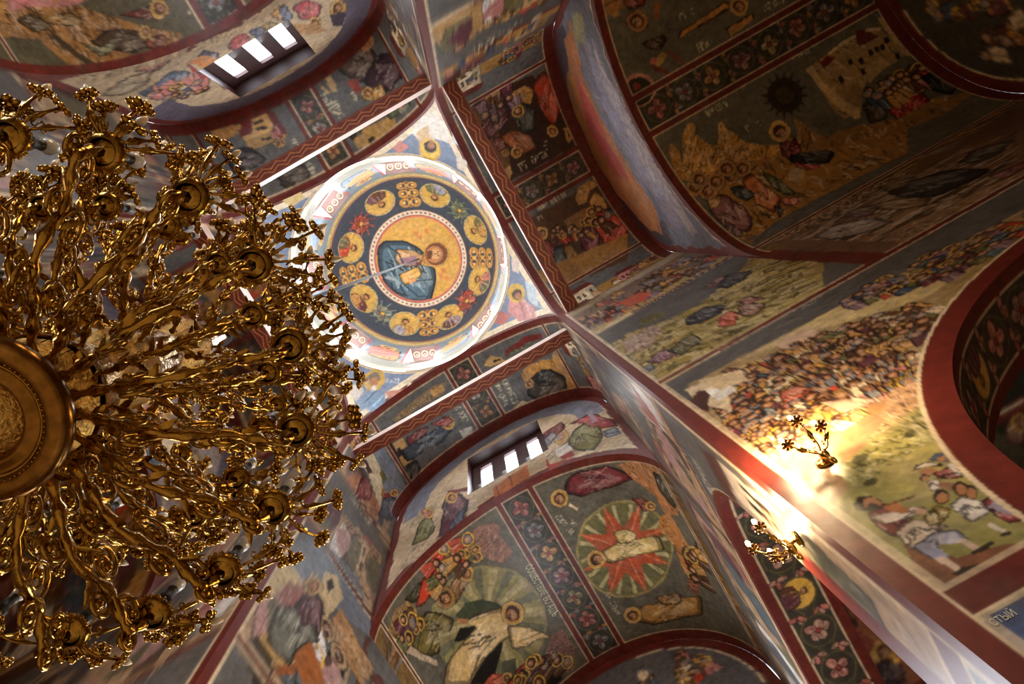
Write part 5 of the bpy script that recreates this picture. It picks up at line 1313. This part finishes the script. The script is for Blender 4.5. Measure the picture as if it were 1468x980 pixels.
# corner bays behind the arches
for sx in (-1, 1):
    for sy in (-1, 1):
        nm = ('north' if sy < 0 else 'south')+('east' if sx > 0 else 'west')
        x0, x1 = sx*(W+0.60), sx*END['east']; y0, y1 = sy*(W+0.60), sy*END['south']
        m = MB()
        m.quad((x1, y0, 0), (x1, y1, 0), (x1, y1, 9.6), (x1, y0, 9.6)); m.quad((x0, y1, 0), (x1, y1, 0), (x1, y1, 9.6), (x0, y1, 9.6))
        if (sx, sy) != (1, 1): m.quad((x0, y0, 9.6), (x1, y0, 9.6), (x1, y1, 9.6), (x0, y1, 9.6))
        else:
            def bay_hit(d): return CAM+d*((9.6-CAM[2])/d[:, 2])[:, None]
            S = Surf(lambda p: (p[:, 0], p[:, 1]), bay_hit, (74, 66, 46)); u = np.linspace(x0, x1, 200); v = np.linspace(y0, y1, 170)
            XYZ = np.zeros((len(u), len(v), 3)); XYZ[..., 0] = u[:, None]; XYZ[..., 1] = v[None]; XYZ[..., 2] = 9.6
            S.block(XYZ); S.ready(flip=lambda q: q*np.array([1, 1, 0.])); S.mpp = .008
            K = Crop(1120, 800, 5.445); P, Ln, D, man_, robe, halo, text, rock = brush(S, K)
            P(RED, (140, 230), (270, 150), (1200, 980), (700, 1100)); P((150, 88, 56), (245, 255), (330, 205), (1200, 900), (720, 1100)); P((180, 108, 66), (300, 300), (500, 360), (900, 800), (720, 960), (520, 700))
            P((44, 38, 34), (335, 380), (345, 260), (385, 250), (375, 410)); P((36, 26, 24), (450, 350), (480, 345), (600, 520), (575, 545)); P((150, 70, 50), (600, 560), (720, 640), (720, 860), (600, 760)); P((44, 40, 36), (545, 720), (580, 690), (575, 760))
            halo(800, 730, 95, c=(230, 176, 60)); robe((52, 30, 28), (740, 980), (745, 830), (850, 780), (960, 850), (960, 980)); P(GOLD, (870, 790), (920, 760), (930, 790), (890, 815))
            K = Crop(1300, 330, 4.262); P, Ln, D, man_, robe, halo, text, rock = brush(S, K)
            P((46, 44, 32), (500, 980), (560, 860), (620, 760), (720, 640), (1000, 700), (1000, 1500), (500, 1200)); Ln(RED, .18, (520, 1160), (716, 1060)); Ln(CREAM, .02, (500, 1150), (716, 1040)); Ln(RED, .2, (480, 1180), (505, 1060), (560, 920), (640, 760), (740, 640)); text(555, 1140, 690, 1040, 44, 8, (120, 110, 76), 4, (-8, -20)); robe((110, 60, 46), (600, 1180), (720, 1110), (720, 1300), (620, 1300)); halo(690, 1180, 60)
            S.soften(.5); S.weather(1.0); S.finish('ceiling_bay_southeast', M_FRESCO)
        tag(m.build('wall_bay_'+nm, M_PLASTER, smooth=False), kind='structure')

M_HEAD = plain_mat('brown_window_head', (92, 66, 58), .6, noise=.15); M_ROS = plain_mat('rosette_paint', (150, 118, 92), .6, noise=.1)
# windows of the drum
wn = 0
for a in DRUM_WIN:
    wn += 1
    a = math.radians(a); ro = RD+0.45
    def pt(r, da, z, w=1.0): return (r*math.cos(a)-w*da*math.sin(a), r*math.sin(a)+w*da*math.cos(a), z)
    hw = RD*math.sin(DWH); hw2 = hw*0.86; c_ = RD*math.cos(DWH)
    m = MB()
    for s_ in (-1, 1):
        m.quad(pt(c_, s_*hw, DW0), pt(ro, s_*hw2, DW0+0.12), pt(ro, s_*hw2, DW1-0.05), pt(c_, s_*hw, DW1))
    m.quad(pt(c_, -hw, DW0), pt(c_, hw, DW0), pt(ro, hw2, DW0+0.12), pt(ro, -hw2, DW0+0.12))
    root = tag(m.build('window_%d' % wn, M_WHITE, smooth=False), kind='structure')
    m = MB(); m.quad(pt(c_, -hw, DW1), pt(c_, hw, DW1), pt(ro, hw2, DW1-0.05), pt(ro, -hw2, DW1-0.05))
    m.build('window_head', M_HEAD, root, False)
    m = MB()
    for j in (-1, 0, 1):
        cx, cr = j*hw*0.60, 0.105
        ring = [pt(c_+0.2+cr*math.cos(t), cx+cr*math.sin(t), DW1-0.03) for t in np.linspace(0, 2*math.pi, 17)[:-1]]
        rin = [pt(c_+0.2+cr*.62*math.cos(t), cx+cr*.62*math.sin(t), DW1-0.03) for t in np.linspace(0, 2*math.pi, 17)[:-1]]
        m.add(ring+rin, [(i, (i+1) % 16, 16+(i+1) % 16, 16+i) for i in range(16)])
        m.ball(pt(c_+0.2, cx, DW1-0.03), 0.035, 6, 4)
    m.build('rosette_trim', M_ROS, root, False)
    m = MB(); m.quad(pt(ro-.02, -hw2, DW0+0.12), pt(ro-.02, hw2, DW0+0.12), pt(ro-.02, hw2, DW1-0.05), pt(ro-.02, -hw2, DW1-0.05))
    m.build('pane', M_PANE, root, False)
# windows of the lunettes: three lights at the back of a niche, its backlit shade put into the dark colour
for arm, wins in (('south', LWIN), ('north', LWINN)):
    sg = AX[arm][2]; y0 = sg*ARM[arm]; y1 = sg*(ARM[arm]+0.26); c_, hw = wins[0]
    wn += 1
    m = MB()
    for s_ in (-1, 1): m.quad((c_+s_*hw, y0, WZ0), (c_+s_*hw, y1, WZ0), (c_+s_*hw, y1, WZ1), (c_+s_*hw, y0, WZ1))
    m.quad((c_-hw, y0, WZ1), (c_+hw, y0, WZ1), (c_+hw, y1, WZ1), (c_-hw, y1, WZ1)); m.quad((c_-hw, y0, WZ0), (c_+hw, y0, WZ0), (c_+hw, y1, WZ0), (c_-hw, y1, WZ0))
    xs = [c_-hw]+[q for x in LPANE[arm] for q in (x-.15, x+.15)]+[c_+hw]
    for i in range(0, len(xs), 2): m.quad((xs[i], y1, WZ0), (xs[i+1], y1, WZ0), (xs[i+1], y1, WZ1), (xs[i], y1, WZ1))
    for i in range(1, len(xs)-1, 2):
        m.quad((xs[i], y1, 17.85), (xs[i+1], y1, 17.85), (xs[i+1], y1, WZ1), (xs[i], y1, WZ1))
        for x in (xs[i], xs[i+1]): m.quad((x, y1, WZ0), (x, y1+sg*.08, WZ0), (x, y1+sg*.08, 17.85), (x, y1, 17.85))
        m.quad((xs[i], y1, 17.85), (xs[i+1], y1, 17.85), (xs[i+1], y1+sg*.08, 17.85), (xs[i], y1+sg*.08, 17.85))
    root = tag(m.build('window_%d' % wn, M_FRAME_NICHE, smooth=False), kind='structure')
    for i in range(1, len(xs)-1, 2):
        m = MB(); m.quad((xs[i], y1+sg*.07, WZ0), (xs[i+1], y1+sg*.07, WZ0), (xs[i+1], y1+sg*.07, 17.85), (xs[i], y1+sg*.07, 17.85)); m.build('pane', M_PANE, root, False)
# tall windows of the south and north ends
for sg in (1, -1):
    wn += 1
    y = sg*END['south']
    m = MB()
    for s_ in (-1, 1): m.quad((s_*.85, y, 5), (s_*.85, y+sg*.4, 5), (s_*.85, y+sg*.4, 10.8), (s_*.85, y, 10.8))
    m.quad((-.85, y, 5), (.85, y, 5), (.85, y+sg*.4, 5), (-.85, y+sg*.4, 5)); m.quad((-.85, y, 10.8), (.85, y, 10.8), (.85, y+sg*.4, 10.8), (-.85, y+sg*.4, 10.8))
    root = tag(m.build('window_%d' % wn, M_WHITE, smooth=False), kind='structure')
    for i in range(2):
        for j in range(4):
            x0, z0 = -.82+.83*i, 5.04+1.44*j
            m = MB(); m.quad((x0, y+sg*.36, z0), (x0+.79, y+sg*.36, z0), (x0+.79, y+sg*.36, z0+1.38), (x0, y+sg*.36, z0+1.38)); m.build('pane', M_PANE2, root, False)
    m = MB(); m.box((-.85, min(y+sg*.37, y+sg*.41), 5), (.85, max(y+sg*.37, y+sg*.41), 10.8)); m.build('frame', M_FRAME_NICHE, root, False)

# gilded cornice between drum and dome
m = MB(); m.lathe([(2.72, ZD+.10), (2.60, ZD+.09), (2.56, ZD+.02), (2.60, ZD-.10), (2.68, ZD-.13), (2.72, ZD-.13)], 128)
root = tag(m.build('trim_1', plain_mat('olive_gold_cornice', (150, 124, 70), .45, noise=.3, nscale=14)), kind='structure')
m = MB(); m.lathe([(2.62, ZD+.16), (2.545, ZD+.13), (2.545, ZD+.07), (2.60, ZD+.07)], 128); m.build('maroon_fillet', M_RED, root)

# tie beams
def beam(arm):
    ax, ac, sg = AX[arm]
    off = {'east': .34, 'south': .45, 'north': .27, 'west': .34}[arm]
    w = {'east': .30, 'south': .27, 'north': .27, 'west': .30}[arm]
    root = empty('tie_beam', (0, 0, 0))
    a0, a1 = sg*(W+off-w/2), sg*(W+off+w/2); z0, z1 = ZS-.02, ZS+.36
    def P(a, l, z):
        q = [0, 0, z]; q[ax] = a; q[ac] = l; return q
    m = MB(); B = W
    m.quad(P(a0, -B, z1), P(a0, B, z1), P(a1, B, z1), P(a1, -B, z1)); m.quad(P(a1, -B, z0), P(a1, B, z0), P(a1, B, z1), P(a1, -B, z1))
    m.build('beam_timber', M_RED, root, False)
    m = MB(); m.quad(P(a0, -B, z0), P(a0, B, z0), P(a0, B, z1), P(a0, -B, z1)); m.build('daylit_side', plain_mat('daylit_side_paint', (222, 196, 182), .5, noise=.05), root, False)  # beam side toward the dome; its daylight brightness is put into the colour
    s = Surf(lambda p: (p[:, ac], p[:, ax]), None, RED)
    u = np.linspace(-B, B, 420); v = np.linspace(a0, a1, 22)
    XYZ = np.zeros((len(u), len(v), 3)); XYZ[..., ac] = u[:, None]; XYZ[..., ax] = v[None]; XYZ[..., 2] = z0
    s.block(XYZ); s.ready(flip=lambda q: q*np.array([1, 1, 0.]))
    va, vb = min(a0, a1), max(a0, a1); st = (vb-va)*.62; n = int(2*B/st)
    for o in (0, .30):
        pts = [(-B+st*i, va+(vb-va)*((.22+o) if i % 2 else (.50+o))) for i in range(n+2)]
        s.line(pts, .022, (196, 120, 66), .75)
    s.line([(-B, va+.02), (B, va+.02)], .014, (170, 100, 60), .6); s.line([(-B, vb-.02), (B, vb-.02)], .014, (170, 100, 60), .6)
    s.finish('zigzag_underside', M_BEAM, parent=root, kind=None)
    return root
for arm, lb in (('east', 'dark red tie beam with zigzag underside across the high vault without windows'), ('south', 'dark red tie beam with zigzag underside in front of the windows above the radiant-star vault'),
                ('north', 'dark red tie beam with zigzag underside facing three small windows behind the chandelier'), ('west', 'dark red tie beam mostly hidden behind the gilt chandelier')):
    tag(beam(arm), lb, 'beam', 'painted tie beams under the dome arches')
# ------------------------------------------------------------------ gilt chandelier under the dome
M_GOLD = plain_mat('gilt_brass', (172, 130, 52), .19, 1.0, noise=.25, nscale=30, bump=.25)
M_GOLD2 = plain_mat('hammered_gilt', (214, 170, 88), .32, 1.0, noise=.3, nscale=60, bump=.8)
M_DKG = plain_mat('dark_bronze', (140, 98, 42), .26, 1.0, noise=.3, nscale=25)
M_SOCK = plain_mat('black_socket', (22, 16, 12), .5)
M_BULB = plain_mat('frosted_bulb_glass', (240, 236, 232), .2, spec=.6)
M_BULB.node_tree.nodes['Principled BSDF'].inputs['Transmission Weight'].default_value = .15
M_BUD = plain_mat('cream_bud_glass', (236, 214, 178), .3)

def spiral(m, c, r, turns, rad, plane=(Vector((1, 0, 0)), Vector((0, 0, 1))), start=0.0, sgn=1, n=20):
    pts = []
    for i in range(n+1):
        t = i/n; a = start+sgn*turns*2*math.pi*t; q = r*(1-.82*t)
        pts.append(Vector(c)+plane[0]*q*math.cos(a)+plane[1]*q*math.sin(a))
    m.tube(pts, [rad*(1-.35*i/n) for i in range(n+1)], 5)
    m.ball(pts[-1], rad*2.0, 6, 4)

def bez(p, n=24):
    p = [Vector(q) for q in p]; out = []
    for i in range(len(p)-1):
        a, b, c, d = p[max(i-1, 0)], p[i], p[i+1], p[min(i+2, len(p)-1)]
        for k in range(n//(len(p)-1)+1):
            t = k/(n//(len(p)-1)+1)
            out.append(.5*((2*b)+(c-a)*t+(2*a-5*b+4*c-d)*t*t+(3*b-a-3*c+d)*t**3))
    return out+[p[-1]]

def leaf(m, base, d, n, L, w):
    """curled acanthus blade"""
    d = Vector(d).normalized(); n = Vector(n).normalized(); s = d.cross(n)
    vs_ = []; fs = []; K_ = 6
    for i in range(K_+1):
        t = i/K_; ww = w*math.sin(math.pi*min(1, .12+.88*t))*(1+.25*(i % 2)); o = Vector(base)+d*L*t+n*L*.35*t*t
        vs_ += [o-s*ww+n*w*.35, o, o+s*ww+n*w*.35]
    for i in range(K_):
        b = i*3; fs += [(b, b+1, b+4, b+3), (b+1, b+2, b+5, b+4)]
    m.add(vs_, fs)

def flower_mesh(name='flower'):
    m = MB()
    for k in range(6):
        a = k*math.pi/3; m.ball((.030*math.cos(a), .030*math.sin(a), .006), .0185, 6, 4, (1, 1, .75))
    m.ball((0, 0, .004), .014, 6, 4); m.tube([(0, 0, -.03), (0, 0, 0)], [.004, .010], 5)
    return m
FLOWER = flower_mesh().build('flower', M_GOLD); FL_ME = FLOWER.data; bpy.data.objects.remove(FLOWER)
m = MB(); m.lathe([(.001, 0), (.011, .004), (.0155, .018), (.0125, .034), (.005, .048), (.001, .052)], 8); o = m.build('bud_bulb', M_BUD); BUD_ME = o.data; bpy.data.objects.remove(o)
m = MB(); m.lathe([(.001, 0), (.018, .004), (.031, .035), (.034, .055), (.026, .085), (.011, .115), (.001, .128)], 12); o = m.build('bulb', M_BULB); BULB_ME = o.data; bpy.data.objects.remove(o)
m = MB(); m.lathe([(.012, -.03), (.030, -.01), (.034, .02), (.022, .035), (.020, .10), (.024, .105), (.001, .106)], 12); o = m.build('candle_socket', M_SOCK); SOCK_ME = o.data; bpy.data.objects.remove(o)
m = MB(); m.lathe([(.006, -.02), (.020, -.016), (.046, -.004), (.060, .012), (.066, .016), (.068, .008), (.058, -.006), (.046, -.012)], 18)
for k in range(18): m.ball((.066*math.cos(k*math.pi/9), .066*math.sin(k*math.pi/9), .012), .0085, 5, 4)
o = m.build('drip_pan', M_GOLD); PAN_ME = o.data; bpy.data.objects.remove(o)

def inst(name, me, parent, mat4):
    o = bpy.data.objects.new(name, me); col.objects.link(o); o.parent = parent; o.matrix_local = mat4
    return o

def look(p, d, s=1.0, roll=0.0):
    q = Vector(d).to_track_quat('Z', 'Y')
    return Matrix.Translation(p) @ q.to_matrix().to_4x4() @ Matrix.Rotation(roll, 4, 'Z') @ Matrix.Scale(s, 4)

def chandelier_arm(parent, r0, z0, r1, z1, k, seed, nfl=5, pan=1.0):
    """one S-shaped arm in the x-z plane"""
    R = random.Random(seed); m = MB(); dr = r1-r0
    path = bez([(r0, 0, z0), (r0+.22*dr, 0, z0-.04*k), (r0+.48*dr, 0, z0-.11*k), (r0+.75*dr, 0, z0-.02*k), (r1-.03*k, 0, z1-.16*k), (r1, 0, z1-.03)], 26)
    m.tube(path, [.019*k+.008*k*math.sin(i*1.9) for i in range(len(path))], 6)
    for f, rr, sg_, tw in ((.24, .075, 1, 1.6), (.36, .06, -1, 1.5), (.50, .085, 1, 1.7), (.62, .06, -1, 1.5), (.76, .075, 1, 1.7), (.88, .05, -1, 1.4)):
        p = path[int(f*(len(path)-1))]; yo = R.uniform(-.02, .02)
        spiral(m, (p.x, yo, p.z+sg_*rr*k*1.05), rr*k, tw, .0115*k, start=-sg_*math.pi/2, sgn=R.choice([-1, 1]))
    for i in range(6):
        p = path[int((.12+.8*i/6)*(len(path)-1))]; s_ = 1 if i % 2 else -1
        leaf(m, p, (R.uniform(.4, 1), s_*R.uniform(.3, .9), R.uniform(-.2, .4)), (0, s_*.3, R.choice([-1, 1])), R.uniform(.06, .10)*k, .015*k)
    # stems of the spray
    tips = []
    for i in range(nfl):
        a = (i-(nfl-1)/2)*.42+R.uniform(-.12, .12); L = R.uniform(.11, .25)*k; e = R.uniform(.10, .75)
        s0 = Vector((r1+.02*k, 0, z1+.04*k)); d = Vector((math.cos(a)*math.cos(e), math.sin(a)*math.cos(e), math.sin(e)))
        mid = s0+d*L*.5+Vector((0, 0, -.05*k)); tip = s0+d*L
        m.tube(bez([s0, mid, tip], 8), .0065, 5, False); tips.append((tip, d))
        spiral(m, mid+Vector((0, 0, .025)), .028*k, 1.3, .004, start=R.uniform(0, 6), n=10)
        leaf(m, mid, d, (0, 0, 1), .06*k, .016)
    arm = m.build('arm', M_GOLD, parent)
    inst('drip_pan', PAN_ME, arm, Matrix.Translation((r1, 0, z1)) @ Matrix.Scale(pan*1.15, 4))
    inst('candle_socket', SOCK_ME, arm, Matrix.Translation((r1, 0, z1+.10)) @ Matrix.Scale(pan, 4))
    inst('bulb', BULB_ME, arm, Matrix.Translation((r1, 0, z1+.10+.105*pan)) @ Matrix.Scale(pan, 4))
    for i, (tip, d) in enumerate(tips):
        s_ = R.uniform(.9, 1.25)
        inst('flower', FL_ME, arm, look(tip, d+Vector((0, 0, -.5*R.random())), s_, R.random()*3))
        if i % 3 != 2: inst('bud_bulb', BUD_ME, arm, look(tip+d*.008, d+Vector((0, 0, .4)), s_))
    return arm

ch = empty('chandelier', (0, 0, 4.0))
tag(ch, 'huge gilt chandelier with tiers of scrolling arms, flowers and unlit candle bulbs', 'chandelier')
m = MB(); m.lathe([(.001, -.02), (.06, -.015), (.115, .01), (.135, .035)], 48); m.build('hammered_bowl', M_GOLD2, ch)
m = MB(); m.lathe([(.135, .035), (.15, .01), (.165, .008), (.185, .03), (.20, .028), (.215, .004), (.25, -.004), (.285, .01), (.298, .035), (.29, .07), (.25, .10), (.20, .12)], 64); m.build('moulded_ring', M_DKG, ch)
m = MB(); m.lathe([(.198, .024), (.205, .014), (.212, .020)], 64)
for k in range(72): m.ball((.222*math.cos(k*math.pi/36), .222*math.sin(k*math.pi/36), .003), .006, 5, 3)
m.build('bead_moulding', M_GOLD, ch)
for j, (ra, rb, za, zb) in enumerate(((.20, .24, .12, .34), (.24, .19, .36, .62), (.17, .21, .64, .95), (.18, .13, .98, 1.40), (.12, .16, 1.42, 1.75), (.14, .08, 1.78, 2.3))):
    m = MB()
    for k in range(16):
        a0, a1 = k*math.pi/8, (k+.94)*math.pi/8
        for (p, q, z, y) in ((ra, rb, za, zb),):
            m.quad((p*math.cos(a0), p*math.sin(a0), z), (p*math.cos(a1), p*math.sin(a1), z), (q*math.cos(a1), q*math.sin(a1), y), (q*math.cos(a0), q*math.sin(a0), y))
    m.lathe([(ra*.9, za), (ra*1.06, za-.01), (ra*1.06, za+.02), (ra*.9, za+.03)], 32); m.lathe([(ra*.93, za), (rb*.93, zb)], 32)
    m.build('faceted_column', M_GOLD2 if j % 2 == 0 else M_GOLD, ch, False)
m = MB(); m.lathe([(.08, 2.28), (.10, 2.34), (.05, 2.45), (.06, 2.52), (.02, 2.62), (.022, 2.7), (.022, ZD+2.70-4.0)], 12); m.build('suspension_rod', plain_mat('dark_iron_rod', (24, 20, 18), .6), ch)
def tier(n, phase, r0, z0, r1, z1, k, seed, nfl, pan=1.0, protos=4):
    base = []
    for i in range(n):
        a = phase+2*math.pi*i/n
        if i < protos: o = chandelier_arm(ch, r0, z0-4.0, r1, z1-4.0, k, seed+i, nfl, pan); base.append(o)
        else: o = copy_tree(base[(i*7+i//protos) % protos], ch)
        o.rotation_euler = (0, 0, a)
tier(18, .314, .20, 4.22, .98, 4.36, 1.05, 100, 7, 1.0, 6)
tier(18, .14, .19, 4.50, .76, 4.75, .85, 200, 6, .8)
tier(14, .15, .17, 4.92, .86, 5.18, .95, 300, 6, .85)
tier(12, .05, .14, 5.42, .64, 5.70, .85, 400, 5, .8)
tier(10, .2, .10, 5.95, .44, 6.15, .7, 500, 4, .7)
# ------------------------------------------------------------------ wall sconces
M_LIT = glow_mat('lit_bulb', (255, 214, 140), 60.0)
WARM = (1.0, 0.72, 0.40)
def sconce(arm, side):
    """local frame: x out of the wall, z up"""
    ax, ac, sg = AX[arm]
    root = empty('wall_sconce', (0, 0, 0))
    p = [0, 0, 5.88]; p[ax] = sg*(W+.38); p[ac] = side*W
    n = [0, 0, 0]; n[ac] = -side
    root.matrix_world = Matrix.Translation(p) @ Matrix.Rotation(math.atan2(n[1], n[0]), 4, 'Z')
    m = MB(); m.lathe([(.001, 0), (.055, 0), (.06, .012), (.045, .022), (.02, .03), (.001, .032)], 16); o = m.build('wall_plate', M_GOLD, root); o.rotation_euler = (0, math.pi/2, 0)
    m = MB(); m.lathe([(.001, -.22), (.012, -.21), (.02, -.17), (.010, -.13), (.028, -.09), (.034, -.05), (.016, -.02), (.026, .02), (.018, .05), (.001, .06)], 12, (.09, 0, 0)); m.tube([(.02, 0, 0), (.09, 0, -.01)], .011, 6); m.build('hub', M_GOLD, root)
    for a, L, zz in ((-1.0, .15, .13), (0, .19, .14), (1.0, .15, .13)):
        m = MB(); d = Vector((math.cos(a), math.sin(a), 0)); s0 = Vector((.09, 0, 0)); e = s0+d*L+Vector((0, 0, zz))
        m.tube(bez([s0, s0+d*L*.35+Vector((0, 0, -.05)), s0+d*L*.75+Vector((0, 0, zz*.2)), e], 14), .006, 5)
        for t in (.4, .7): spiral(m, s0+d*L*t+Vector((0, 0, zz*t*.3-.01)), .022, 1.3, .004, n=10)
        leaf(m, s0+d*L*.5, d, (0, 0, 1), .07, .016)
        ao = m.build('arm', M_GOLD, root)
        m = MB()
        for k in range(7):
            b = k*2*math.pi/7; m.ball(e+Vector((.034*math.cos(b), .034*math.sin(b), .004)), .014, 6, 4, (1, 1, .5))
        m.lathe([(.001, -.012), (.018, -.006), (.028, .008), (.020, .010)], 10, e); m.build('petal_pan', M_DKG, ao)
        m = MB(); m.lathe([(.010, .008), (.010, .07), (.001, .071)], 8, e); m.build('candle', plain_mat('ivory_candle', (226, 206, 166), .5), ao)
        m = MB(); m.lathe([(.001, .07), (.012, .078), (.017, .10), (.011, .125), (.001, .14)], 10, e); m.build('bulb', M_LIT, ao)
        l = bpy.data.lights.new('sconce_light', 'POINT'); l.energy = SCONCE_W; l.color = WARM; l.shadow_soft_size = .025
        lo = bpy.data.objects.new('sconce_light', l); col.objects.link(lo); lo.parent = ao; lo.location = e+Vector((.06, 0, .20))
    return root
SCONCE_W = 29.0
for arm, side, lb in (('east', 1, 'lit three-armed gilt wall sconce glowing on the crowded fresco above the musicians'),
                      ('south', 1, 'lit three-armed gilt wall sconce on the narrow pier face beside the vine arch'),
                      ('east', -1, 'lit gilt wall sconce on the north wall of the windowless arm'), ('north', 1, 'lit gilt wall sconce on the east pier of the north arm'),
                      ('south', -1, 'lit gilt wall sconce on the west pier of the arm with the star vault'), ('north', -1, 'lit gilt wall sconce on the west pier of the north arm'),
                      ('west', 1, 'lit gilt wall sconce on the south wall behind the chandelier'), ('west', -1, 'lit gilt wall sconce on the north wall behind the chandelier')):
    tag(sconce(arm, side), lb, 'wall sconce', 'gilt wall sconces round the crossing')
# ------------------------------------------------------------------ painted inscriptions
M_INK = plain_mat('pale_lettering', (206, 196, 156), .5, noise=.12)
def word(txt, S, parent, p0, p1, up, place, width_fit=True):
    """letters laid on a surface between two places of the photograph"""
    q = S.uv(np.array([p0, p1, (p0[0]+up[0], p0[1]+up[1])], float)); d = q[1]-q[0]; L = np.linalg.norm(d); d /= L; n = q[2]-q[0]; n -= d*d.dot(n); h = np.linalg.norm(n); n /= h
    c = bpy.data.curves.new('lettering', 'FONT'); c.body = txt; c.resolution_u = 3
    o = bpy.data.objects.new('lettering', c); col.objects.link(o)
    bpy.context.view_layer.update()
    me = bpy.data.meshes.new_from_object(o.evaluated_get(bpy.context.evaluated_depsgraph_get()))
    bpy.data.objects.remove(o); bpy.data.curves.remove(c)
    v = np.empty(len(me.vertices)*3, np.float32); me.vertices.foreach_get('co', v); v = v.reshape(-1, 3)
    x = (v[:, 0]-v[:, 0].min())/max(np.ptp(v[:, 0]), 1e-6)*L; y = (v[:, 1]-v[:, 1].min())/max(np.ptp(v[:, 1]), 1e-6)*h
    uv = q[0]+x[:, None]*d+y[:, None]*n
    w = np.array([place(a, b) for a, b in uv], np.float32)
    me.vertices.foreach_set('co', w.ravel()); me.update(); me.materials.append(M_INK)
    ob = bpy.data.objects.new('lettering', me); col.objects.link(ob); ob.parent = parent
    return ob
RV = W-.006
word('СОШЕСТВИЕ ВО АДЪ', LV['south'], LV['south'].obj, (500+735/2.934, 646+492/2.934), (500+852/2.934, 646+702/2.934), (12, -6), lambda u, v: (RV*math.sin(v/W), u, ZL+RV*math.cos(v/W)))
word('СТЫЙ', SW['east', 1], SW['east', 1].obj, (1427, 899), (1460, 882), (-6, -15), lambda u, v: (u, W-.006, v))
